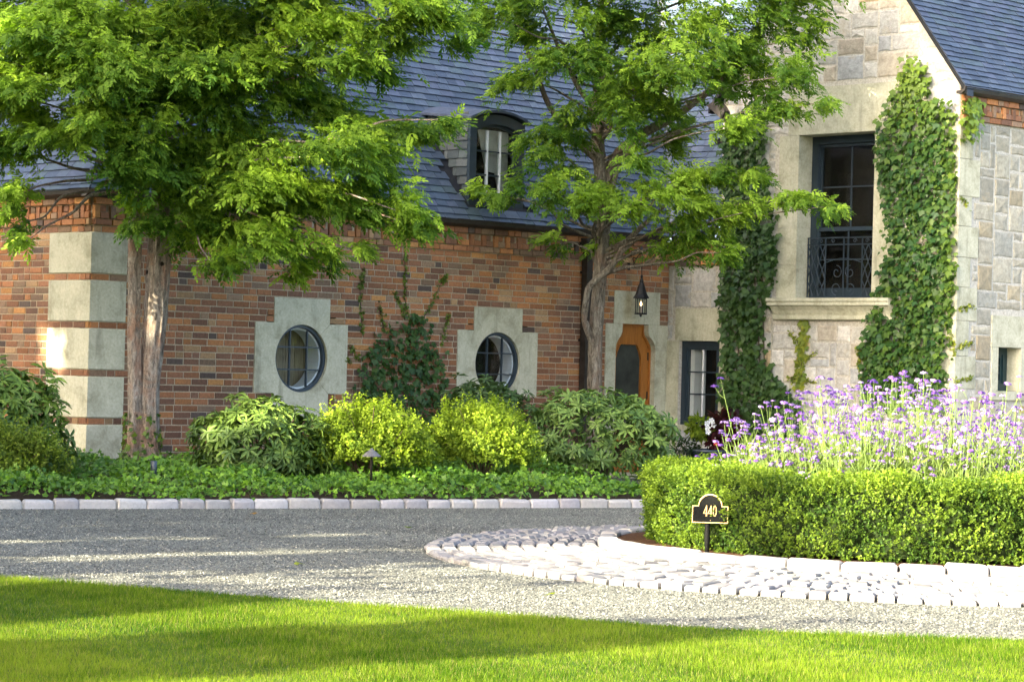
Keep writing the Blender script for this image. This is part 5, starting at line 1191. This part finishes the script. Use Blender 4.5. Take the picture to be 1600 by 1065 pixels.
# ivy climbing the left tree's foot
r_ = np.random.default_rng(33); n = 420; an = r_.uniform(0, 6.28, n); zz = r_.uniform(0, 1, n) ** 1.8 * .75
P = np.stack([-4.42 + (.26 - .06 * zz) * np.cos(an), 30.8 + (.22 - .06 * zz) * np.sin(an), .15 + zz], 1); nr = np.stack([np.cos(an), np.sin(an), .4 + 0 * an], 1)
V, F, C = lobed_cloud(P, nr + r_.normal(0, .3, P.shape), .06, mixcol((.03, .07, .012), (.16, .24, .03), r_.random(n)), r_)
o = np_mesh('climbing_ivy', V, F, M['leaf_glossy'], None, C); tag(o, 'small ivy climbing the foot of the forked trunk', 'ivy', 'ivy')

# ------------------------------------------------------------------ creepers on the walls
def boston(name, label, polys, n, size, colf, seed, n_single=300, sprigs=(), depth=.17, edge=.03):
    """polys: list of (frame, polygon). Leaves hang tip down, overlapping like shingles"""
    t = empty(name, tuple(HM @ Vector(polys[0][0](polys[0][1][0][0], 0, 0))), rad(45)); tag(t, label, 'creeper', 'creepers on the walls')
    inv = (Matrix.Translation(t.location) @ Matrix.Rotation(rad(45), 4, 'Z')).inverted() @ HM; r_ = np.random.default_rng(seed)
    off = np.array(inv.translation)
    LV = []
    tot = sum(p[2] for p in polys)
    for fr, poly, wgt in polys:
        pts = sample_poly(poly, int(n * wgt / tot)); pts = pts + r_.normal(0, edge, pts.shape); out = .02 + depth * r_.uniform(0, 1, len(pts)) ** 1.2
        out = out * (1 + .5 * np.sin(pts[:, 0] * 6 + pts[:, 1] * 4) * .6)
        nrm = np.array(fr(0, 1, 0)) - np.array(fr(0, 0, 0)); side = np.array(fr(1, 0, 0)) - np.array(fr(0, 0, 0))
        P = np.array([fr(c, o_, z_) for (c, z_), o_ in zip(pts, out)]); LV.append((P, nrm, side, out, pts))
    mb = MB()
    for fr, lines in sprigs:
        for ln in lines:
            q = np.array(ln); tt_ = np.linspace(0, 1, 9); cc = np.interp(tt_, np.linspace(0, 1, len(q)), q[:, 0]) + r_.normal(0, .012, 9); zz_ = np.interp(tt_, np.linspace(0, 1, len(q)), q[:, 1])
            mb.tube([tuple(np.array(fr(c, .012, z_)) + off) for c, z_ in zip(cc, zz_)], .006, 4)
            m_ = int(14 * (1 + np.hypot(*(q[-1] - q[0])) * 10)); ti = r_.uniform(0, 1, m_); c_ = np.interp(ti, tt_, cc) + r_.normal(0, .025, m_); z_ = np.interp(ti, tt_, zz_) + r_.normal(0, .02, m_)
            nrm = np.array(fr(0, 1, 0)) - np.array(fr(0, 0, 0)); side = np.array(fr(1, 0, 0)) - np.array(fr(0, 0, 0))
            LV.append((np.array([fr(a_, .02, b_) for a_, b_ in zip(c_, z_)]), nrm, side, np.full(m_, -1.0), np.stack([c_, z_], 1)))
    # a few woody stems up the wall
    fr, poly, _ = polys[0]; lo = np.min(poly, 0); hi = np.max(poly, 0)
    for k in range(5):
        pt = sample_poly(poly, 2); mb.tube([tuple(np.array(fr(pt[0, 0], .015, lo[1] - .0)) + off), tuple(np.array(fr((pt[0, 0] + pt[1, 0]) / 2, .02, (lo[1] + pt[1, 1]) / 2)) + off), tuple(np.array(fr(pt[1, 0], .015, pt[1, 1])) + off)], .010, 5)
    mb.build('stem', M['stem'], t)
    allP, allX, allY, allZ, allC, allO, allL = [], [], [], [], [], [], []
    for P, nrm, side, out, pts in LV:
        m_ = len(P); small = out[0] < 0
        ax = np.array([0, 0, -1.]) + nrm * r_.uniform(.1, .7, (m_, 1)) + side * r_.normal(0, .45, (m_, 1)); nr = nrm + np.array([0, 0, .5]) + r_.normal(0, .42, P.shape)
        if small: ax = r_.normal(size=P.shape)
        X, Y, Z = basis(ax, nr); L = size * r_.uniform(.45, 1.3, (m_, 1)) * (.5 if small else 1)
        allP.append(P + off); allX.append(X); allY.append(Y); allZ.append(Z); allL.append(L); allO.append(out); allC.append(colf(pts, out, r_, small))
    P, X, Y, Z, L, O_, C = map(np.concatenate, (allP, allX, allY, allZ, allL, allO, allC))
    order = np.argsort(-(O_ * 1.0 + L[:, 0] * .4)); single = order[:n_single]; rest = order[n_single:]
    V, F, CC = scatter(LOBED[0], LOBED[1], P[rest], X[rest] * L[rest], Y[rest] * L[rest] * .95, Z[rest] * L[rest], C[rest]); o = np_mesh('leaves', V, F, M['leaf_glossy'], t, CC); tag(o, kind='stuff')
    for i in single:
        o = bpy.data.objects.new('leaf', LEAFM[int(r_.integers(0, len(LEAFM)))]); link(o, t); m = Matrix.Identity(4)
        for k in range(3): m[k][0] = X[i, k] * L[i, 0]; m[k][1] = Y[i, k] * L[i, 0] * .95; m[k][2] = Z[i, k] * L[i, 0]; m[k][3] = P[i, k]
        o.matrix_local = m; o.color = (*C[i], 1)
    return t
LEAFM = []
for k in range(4):
    v_ = np.array(LOBED[0]) + rng.normal(0, .025, (8, 3)); oo = np_mesh('leaf', v_, LOBED[1], M['whorl'], None, np.ones((8, 3))); LEAFM.append(oo.data); bpy.data.objects.remove(oo)
def col_dark(pts, out, r_, small):
    n = len(pts); return mixcol((.026, .068, .016), (.07, .13, .028), np.clip(r_.normal(.4, .3, n), 0, 1)) if not small else mixcol((.06, .1, .015), (.16, .22, .03), r_.random(n))
def col_lush(pts, out, r_, small):
    n = len(pts)
    if small: return mixcol((.11, .16, .02), (.27, .30, .035), r_.random(n))
    t = np.clip((pts[:, 1] - 4.9) / 1.0, 0, 1) * .6 + np.clip((pts[:, 0] - 5.1) / .3, 0, 1) * .35 + .4 * (pts[:, 0] < 1.0) + r_.normal(.10, .14, n); return mixcol((.026, .075, .016), (.19, .28, .028), np.clip(t, 0, 1))  # sunlit yellow put into the leaf colour towards top and right edge
def col_tip(pts, out, r_, small): n = len(pts); return mixcol((.10, .15, .02), (.28, .30, .035), r_.random(n))
boston('boston_ivy', 'lush green creeper with sunlit yellow put into its tip colours covering the right side of the stone gable', [(FC, IVY_R, 8), (FE, IVY_E, .35)], 4900, .088, col_lush, 41, 300, [(FC, [[(5.28, 2.2), (5.33, 1.9)]]), (FE, [[(.0, 2.55), (.42, 2.6)], [(.0, 2.0), (.4, 2.1)], [(.0, 1.55), (.4, 1.6)], [(.02, 4.1), (.2, 4.0)]])])
boston('boston_ivy', 'dark creeper column hanging between the casement window and the tall window', [(FC, IVY_L, 8)], 3600, .094, col_dark, 42, 300, [(FC, [[(1.1, 5.0), (1.0, 5.3)]])])
boston('boston_ivy', 'dark creeper patch on the brick between the two round windows', [(FA, IVY_A, 8)], 1050, .08, col_dark, 43, 200, [(FA, SPRIG_A)], .09, .06)
boston('boston_ivy', 'thin yellow-green creeper sprig below the tall window ledge', [(FC, [(2.58, 1.4), (2.68, 1.4), (2.72, 2.0), (2.74, 2.45), (2.66, 2.45), (2.64, 2.0)], 1)], 110, .085, col_tip, 44, 60, [(FC, SPRIG_C)], .04, .03)

# ------------------------------------------------------------------ box hedge round the island
hg = empty('box_hedge', (IC[0], IC[1], .08)); tag(hg, 'clipped box hedge ring around the flower island behind the number plaque', 'hedge')
r_ = np.random.default_rng(51); R0, R1, HT = 1.58, 2.20, .68
core = MB(); n = 60; pr = [(R1 - .17, .04), (R1 - .15, HT - .14), (R0 + .10, HT - .14), (R0 + .10, .04)]
core.add([(r0 * math.cos(2 * math.pi * i / n), r0 * math.sin(2 * math.pi * i / n), z_) for i in range(n) for r0, z_ in pr], [(4 * i + j, 4 * i + (j + 1) % 4, 4 * ((i + 1) % n) + (j + 1) % 4, 4 * ((i + 1) % n) + j) for i in range(n) for j in range(4)])
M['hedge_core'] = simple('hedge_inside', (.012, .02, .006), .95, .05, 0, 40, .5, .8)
core.build('core_fill', M['hedge_core'], hg)  # solid dark fill behind the leaves
n_t = 34000; an = r_.uniform(0, 2 * np.pi, n_t); u_ = r_.uniform(0, 1, n_t); per = [HT, .62, HT * .6]; tot = sum(per); sel = r_.uniform(0, tot, n_t)
rr_ = np.where(sel < per[0], R1, np.where(sel < per[0] + per[1], R0 + (R1 - R0) * u_, R0)); zz = np.where(sel < per[0], .02 + (HT - .02) * u_, np.where(sel < per[0] + per[1], HT, HT * u_))
nr = np.where(sel < per[0], 1.0, np.where(sel < per[0] + per[1], 0.0, -1.0)); nz = np.where((sel >= per[0]) & (sel < per[0] + per[1]), 1.0, .15)
# rounded shoulders and a slightly lumpy clip
top = np.clip((zz - HT + .12) / .12, 0, 1); rr_ = np.where(sel < per[0], rr_ - .07 * top ** 2, rr_); zz = np.where((nz > .9), zz - .06 * np.clip((np.abs(rr_ - (R0 + R1) / 2) - .22) / .09, 0, 1), zz)
low = np.clip((.16 - zz) / .16, 0, 1); rr_ = rr_ - nr * low * .06
lum = .028 * np.sin(9 * an + 8 * zz) + .022 * np.sin(23 * an - 13 * zz) + .015 * np.sin(41 * an + 31 * zz); rr_ = rr_ + nr * lum; zz = zz + nz * lum * (nz > .9)
keepn = (np.sin(an) < .55) | (nz > .9); an, rr_, zz, nr, nz, lum = (q[keepn] for q in (an, rr_, zz, nr, nz, lum))
G = np.stack([nr * np.cos(an), nr * np.sin(an), nz + .35], 1); G = unit(unit(G) + r_.normal(0, .38, G.shape)); tip = np.stack([rr_ * np.cos(an), rr_ * np.sin(an), zz], 1) + G * r_.uniform(-.09, .03, (len(G), 1))
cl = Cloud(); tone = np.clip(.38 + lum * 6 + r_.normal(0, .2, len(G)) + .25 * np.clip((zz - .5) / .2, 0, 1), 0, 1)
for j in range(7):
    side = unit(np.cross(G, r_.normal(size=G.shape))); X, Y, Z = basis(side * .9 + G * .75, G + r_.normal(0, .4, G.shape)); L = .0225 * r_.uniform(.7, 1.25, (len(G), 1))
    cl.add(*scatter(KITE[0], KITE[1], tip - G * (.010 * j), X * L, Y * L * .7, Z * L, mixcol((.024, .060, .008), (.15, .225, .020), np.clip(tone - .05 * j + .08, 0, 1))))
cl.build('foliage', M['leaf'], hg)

# ------------------------------------------------------------------ verbena in the island
vb_ = empty('verbena_clump', (IC[0] + .05, IC[1], .10)); tag(vb_, 'tall airy clump of lilac verbena inside the box hedge ring', 'flowers')
r_ = np.random.default_rng(61)
stems = MB(); heads = []
def head_mesh(seed):
    rr = np.random.default_rng(seed); V = []; F = []; C = []
    n_ = 15
    for i in range(n_):
        th = r_.uniform(0, 6.28); ph = math.sqrt((i + .5) / n_) * 1.25; c_ = np.array([math.sin(ph) * math.cos(th + i * 2.4), math.sin(ph) * math.sin(th + i * 2.4), .55 * math.cos(ph) - .2]); ax = unit(rr.normal(size=3)); nn = unit(c_ + np.array([0, 0, .4]) + rr.normal(0, .2, 3)); a_ = unit(np.cross(nn, ax)); b_ = np.cross(nn, a_)
        b = len(V); V += [c_ + a_ * .36, c_ + b_ * .36, c_ - a_ * .36, c_ - b_ * .36, c_ - nn * .4]; F += [(b, b + 1, b + 2, b + 3)]; C += [np.ones(3) * rr.uniform(.75, 1.2)] * 5
    oo = np_mesh('flower_head', np.array(V), [np.array(F)], M['petal_obj'], None, np.array(C)); me = oo.data; bpy.data.objects.remove(oo); return me
M['petal_obj'] = leaf_mat('verbena_petal', .3, .7, .1, (1.05, .95, 1.1)); nt = M['petal_obj'].node_tree
att = [n for n in nt.nodes if n.bl_idname == 'ShaderNodeAttribute'][0]; oi = N(nt, 'ShaderNodeObjectInfo'); c = mixc(nt, att.outputs['Color'], oi.outputs['Color'], 1.0, 'MULTIPLY')
nt.links.new(c, nt.nodes['Principled BSDF'].inputs['Base Color'])
for q in nt.nodes:
    if q.bl_idname == 'ShaderNodeMix' and q.outputs[2].links and q.outputs[2].links[0].to_node.bl_idname == 'ShaderNodeBsdfTranslucent': nt.links.new(c, q.inputs[6])
HDM = [head_mesh(i) for i in range(5)]
for i in range(440):
    a_ = r_.uniform(0, 6.28); q = 1.42 * math.sqrt(r_.random()); x, y = q * math.cos(a_), q * math.sin(a_) * .95
    H_ = r_.uniform(.55, 1.14) + .34 * math.exp(-((x + .05) / .9) ** 2) - .10 * (abs(x) > 1.1); lean = np.array([x * .16 - .03, y * .10 - .05])
    if i < 6: H_ = r_.uniform(1.4, 1.52)
    b0 = np.array([x, y, 0.]); t1 = np.array([x + lean[0], y + lean[1], H_]) + np.append(r_.normal(0, .05, 2), 0); md = (b0 + t1) / 2 + np.append(r_.normal(0, .025, 2), 0)
    stems.tube([tuple(b0), tuple(md), tuple(t1)], [.0042, .0032, .0022], 4); heads.append((t1, 1.0))
    for s_ in range(r_.integers(2, 5)):
        f = r_.uniform(.5, .88); p0 = md + (t1 - md) * max(0, (f - .5) * 2); an = r_.uniform(0, 6.28); e = p0 + np.array([math.cos(an) * r_.uniform(.06, .17), math.sin(an) * r_.uniform(.06, .17), r_.uniform(.08, .30)])
        e[2] = min(e[2], t1[2] + .02); stems.tube([tuple(p0), tuple((p0 + e) / 2 + np.array([0, 0, -.02])), tuple(e)], [.0028, .0022, .0018], 4); heads.append((e, r_.uniform(.55, .95)))
st = stems.build('stems', M['green_stem'], vb_); tag(st, kind='stuff')
VC = [(.19, .115, .32), (.14, .07, .27), (.23, .15, .34), (.105, .05, .23), (.25, .18, .34)]
heads.sort(key=lambda h: h[0][1]); extra = MB(); 
cl = Cloud()
for i, (p, s_) in enumerate(heads):
    z_ = .035 * s_ * r_.uniform(.7, 1.25); c_ = np.array(VC[r_.integers(0, 5)]) * r_.uniform(.8, 1.15)
    if i < 300:
        o = bpy.data.objects.new('flower_head', HDM[r_.integers(0, 5)]); link(o, vb_); o.location = p; o.scale = (z_, z_, z_); o.rotation_euler = (r_.normal(0, .25), r_.normal(0, .25), r_.uniform(0, 6)); o.color = (*c_, 1)
    else:
        me = HDM[r_.integers(0, 5)]; co = np.zeros(len(me.vertices) * 3); me.vertices.foreach_get('co', co); co = co.reshape(-1, 3); nf = len(me.polygons)
        cl.add(co * z_ + p, [np.arange(nf)[:, None] * 5 + np.arange(4)[None]], np.repeat(c_[None], len(co), 0))
o = cl.build('flower_heads', M['petal'], vb_); tag(o, kind='stuff')
# narrow leaves low down
n = 9500; a_ = r_.uniform(0, 6.28, n); q = 1.5 * np.sqrt(r_.random(n)); P = np.stack([q * np.cos(a_), q * np.sin(a_), r_.uniform(0, 1, n) ** 1.6 * .85], 1); D = r_.normal(0, .6, (n, 3)) + np.array([0, 0, .6]); X, Y, Z = basis(D, r_.normal(size=(n, 3))); L = r_.uniform(.07, .15, (n, 1))
V, F, C = scatter(KITE[0], KITE[1], P, X * L, Y * L * .16, Z * L, mixcol((.05, .09, .015), (.17, .23, .05), r_.random(n))); o = np_mesh('leaves', V, F, M['leaf'], vb_, C); tag(o, kind='stuff')

# ------------------------------------------------------------------ planter by the casement window
pt = empty('planter', (2.80, 36.2, .05)); tag(pt, 'dark pot planted with purple coleus, lime foliage and white flowers below the casement window', 'planter')
MB().lathe([(.20, -.05), (.24, .0), (.29, .25), (.31, .40), (.335, .41), (.335, .45), (.30, .45), (.29, .42), (.001, .41)], 0, 0, 24).build('pot', M['pot'], pt, True)
r_ = np.random.default_rng(71)
def clump(name, c, rad_, n, size, c0, c1, asp, mat='leaf', tmpl=OVAL):
    d = unit(r_.normal(size=(n, 3))); P = np.array(c) + d * np.array(rad_) * r_.uniform(.5, 1, (n, 1)); X, Y, Z = basis(d + np.array([0, -.2, -.35]) + r_.normal(0, .5, d.shape), d + np.array([0, 0, .5])); L = size * r_.uniform(.7, 1.3, (n, 1))
    V, F, C = scatter(tmpl[0], tmpl[1], P, X * L, Y * L * asp, Z * L, mixcol(c0, c1, r_.random(n))); return np_mesh(name, V, F, M[mat], pt, C)
clump('coleus_foliage', (.22, -.05, .72), (.26, .2, .27), 300, .12, (.018, .008, .010), (.085, .022, .025), .6)
clump('lime_foliage', (-.12, .0, .76), (.20, .16, .17), 330, .085, (.09, .15, .012), (.26, .34, .03), .5, 'leaf', LOBED)
clump('trailing_foliage', (-.30, -.12, .42), (.22, .2, .2), 700, .045, (.015, .03, .015), (.05, .08, .03), .5)
clump('banana_leaf', (.38, .05, 1.0), (.1, .1, .1), 10, .14, (.02, .04, .015), (.05, .09, .03), .75)
for p in ((-.02, -.22, .76), (-.03, -.24, .82), (.03, -.22, .86), (-.015, -.24, .70), (.06, -.22, .80)):
    mb = MB()
    for k in range(5):
        a_ = k * 1.2566; mb.add([(0, 0, 0), (.035 * math.cos(a_ - .5), -.01, .035 * math.sin(a_ - .5)), (.045 * math.cos(a_), -.016, .045 * math.sin(a_)), (.035 * math.cos(a_ + .5), -.01, .035 * math.sin(a_ + .5))], [(0, 1, 2, 3)], (.75, .76, .72))
    o = mb.build('white_flower', M['petal'], pt); o.location = p
o = MB().lathe([(.001, -.02), (.03, -.012), (.04, .01), (.03, .03), (.001, .035)], 0, 0, 9, (.55, .06, .045)).build('red_flower', M['petal'], pt, True); o.location = (.10, -.24, .52)

# ------------------------------------------------------------------ gravel and grass
r_ = np.random.default_rng(81); n = 155000
Y_ = 14.8 + 15.0 * r_.random(n) ** 1.25; X_ = r_.uniform(-1, 1, n) * (.21 * Y_ + 1.3)
kd = (X_ - K0.x) * KN.x + (Y_ - K0.y) * KN.y; rin = np.hypot(X_ - OC_[0], Y_ - OC_[1]); ok = (Y_ > lawn_y(X_) + .01 + .04 * r_.random(n)) & (kd < -.03) & (rin > OR_ + .01); ok |= False
X_, Y_ = X_[ok], Y_[ok]; n = len(X_); P = np.stack([X_, Y_, np.full(n, .002)], 1); X, Y, Z = basis(r_.normal(size=(n, 3)) * np.array([1, 1, .3]), r_.normal(0, .5, (n, 3)) + np.array([0, 0, 1.5]))
L = r_.uniform(.0045, .0098, (n, 1)) * r_.choice([.8, 1.0, 1.25], (n, 1)); oct_v = [(1, 0, 0), (0, .8, .1), (-1, .1, 0), (.1, -.8, 0), (.15, .1, .62)]; oct_f = [np.array([[0, 1, 4], [1, 2, 4], [2, 3, 4], [3, 0, 4]])]
g_ = np.clip(r_.random(n) ** 1.3 * (1 + .25 * np.sin(X_ * 1.1 + Y_ * 2.1) * np.sin(Y_ * 1.3)), 0, 1); col = mixcol((.040, .045, .039), (.235, .235, .195), g_) * r_.uniform(.85, 1.15, (n, 1))
V, F, C = scatter(oct_v, oct_f, P, X * L, Y * L, Z * L, col)
m, nt, p = base_mat('gravel_chip', .9, .2); nt.links.new(N(nt, 'ShaderNodeAttribute', attribute_name='Col').outputs['Color'], p.inputs['Base Color'])
o = np_mesh('gravel', V, F, m, None, C); tag(o, 'grey gravel chips covering the driveway', 'gravel', kind='stuff')
n = 600000; r_ = np.random.default_rng(82)
Y_ = 11.3 + 7.4 * r_.random(n); X_ = r_.uniform(-1, 1, n) * (.21 * Y_ + 1.3); dl = lawn_y(X_) - Y_; ok = dl > -.10 + .13 * r_.random(n) ** .6 + .03 * np.sin(X_ * 9) * np.sin(X_ * 23); X_, Y_ = X_[ok], Y_[ok]; n = len(X_)
P = np.stack([X_, Y_, np.full(n, .01)], 1); D = np.array([0, 0, 1.]) + r_.normal(0, .34, (n, 3)); D[:, 2] = 1; D = unit(D); Sd = unit(np.cross(D, r_.normal(size=(n, 3)))); H_ = r_.uniform(.020, .043, (n, 1)) * (1 + .25 * np.sin(X_ * 3.1 + Y_ * 1.7))[:, None]; W_ = r_.uniform(.0012, .0024, (n, 1)); bend = np.cross(Sd, D) * r_.uniform(-.5, .5, (n, 1))
tv = [(0, -1, 0), (0, 1, 0), (1, 0, .35)]; tf = [np.array([[0, 1, 2]])]
pt_ = .5 + .25 * np.sin(X_ * 1.3 + 2 * np.sin(Y_ * .9)) + .2 * np.sin(X_ * 4.7 + 1.5 * np.sin(Y_ * 5.3)) + .15 * np.sin(X_ * 13 + 2 * np.sin(Y_ * 9)); col = mixcol((.016, .054, .002), (.130, .190, .015), np.clip(r_.normal(.42, .24, n) + .55 * (pt_ - .5), 0, 1)); dry = r_.random(n) < .09; col[dry] = np.array([.15, .15, .05]) * r_.uniform(.7, 1.1, (dry.sum(), 1))
V, F, C = scatter(tv, tf, P, D * H_, Sd * W_, bend * H_, col, [.75, .75, 1.15]); o = np_mesh('grass', V, F, M['grass'], None, C); tag(o, 'short mown lawn grass in the foreground', 'grass', kind='stuff')

# ------------------------------------------------------------------ trees added off to the right to darken what the panes reflect
for k, (x, y, H_, R_, lb) in enumerate(((23, 34, 4.2, 3.6, 'tree added for pane reflections right of the picture nearest the house'), (27, 43, 4.8, 4.0, 'largest tree added for pane reflections right of the picture'), (25, 26, 4.0, 3.4, 'tree added for pane reflections right of the picture nearest the drive'))):
    t = empty('reflected_tree', (x, y, 0)); tag(t, lb, 'tree', 'trees added outside the picture for pane reflections'); r_ = np.random.default_rng(400 + k)
    tubes = [trunk_tube([(0, 0, -.1), (.05, 0, H_ * .3), (0, .1, H_ * .65), (.1, 0, H_)], [.28, .2, .12, .03], 12, 470 + k)]
    for i in range(10):
        an = r_.uniform(0, 6.28); z = r_.uniform(.3, .85) * H_; tubes.append(limb((0, 0, z * .9), (R_ * .7 * math.cos(an), R_ * .7 * math.sin(an), z + .5), .3, .06, .015, 500 + 20 * k + i, 6))
    join_tubes('trunk', tubes, M['bark_b'], t); n = 9000; q = unit(r_.normal(size=(n, 3))) * r_.uniform(.1, 1, (n, 1)) ** .45
    P = np.stack([q[:, 0] * R_, q[:, 1] * R_, H_ * .56 + q[:, 2] * H_ * .5], 1); s_ = r_.uniform(.2, .34, (n, 1)); X, Y, Z = basis(r_.normal(size=P.shape), r_.normal(size=P.shape) + np.array([0, 0, .6]))
    V, F, C = scatter(KITE[0], KITE[1], P, X * s_, Y * s_ * .8, Z * s_, mixcol((.03, .06, .01), (.09, .14, .02), r_.random(n))); np_mesh('crown', V, F, M['leaf'], t, C)

# ------------------------------------------------------------------ a few fallen leaves on the gravel
lv = []
for k, (x, y, c, lb) in enumerate(((-1.62, 19.7, (.22, .26, .03), 'yellow-green fallen leaf on the left part of the gravel'), (-.95, 24.6, (.10, .16, .02), 'small green fallen leaf on the gravel near the ivy kerb'), (.33, 17.6, (.16, .20, .03), 'green fallen leaf on the gravel just below the cobble tip'), (-2.6, 26.2, (.26, .15, .04), 'brown fallen leaf on the gravel below the dark rhododendron'))):
    o = np_mesh('fallen_leaf', np.array(LOBED[0]) * .07 + rng.normal(0, .004, (8, 3)), LOBED[1], M['leaf'], None, np.tile(np.array(c), (8, 1))); o.location = (x, y, .016); o.rotation_euler = (.2, .15, k * 1.7); tag(o, lb, 'leaf', 'fallen leaves on the gravel')
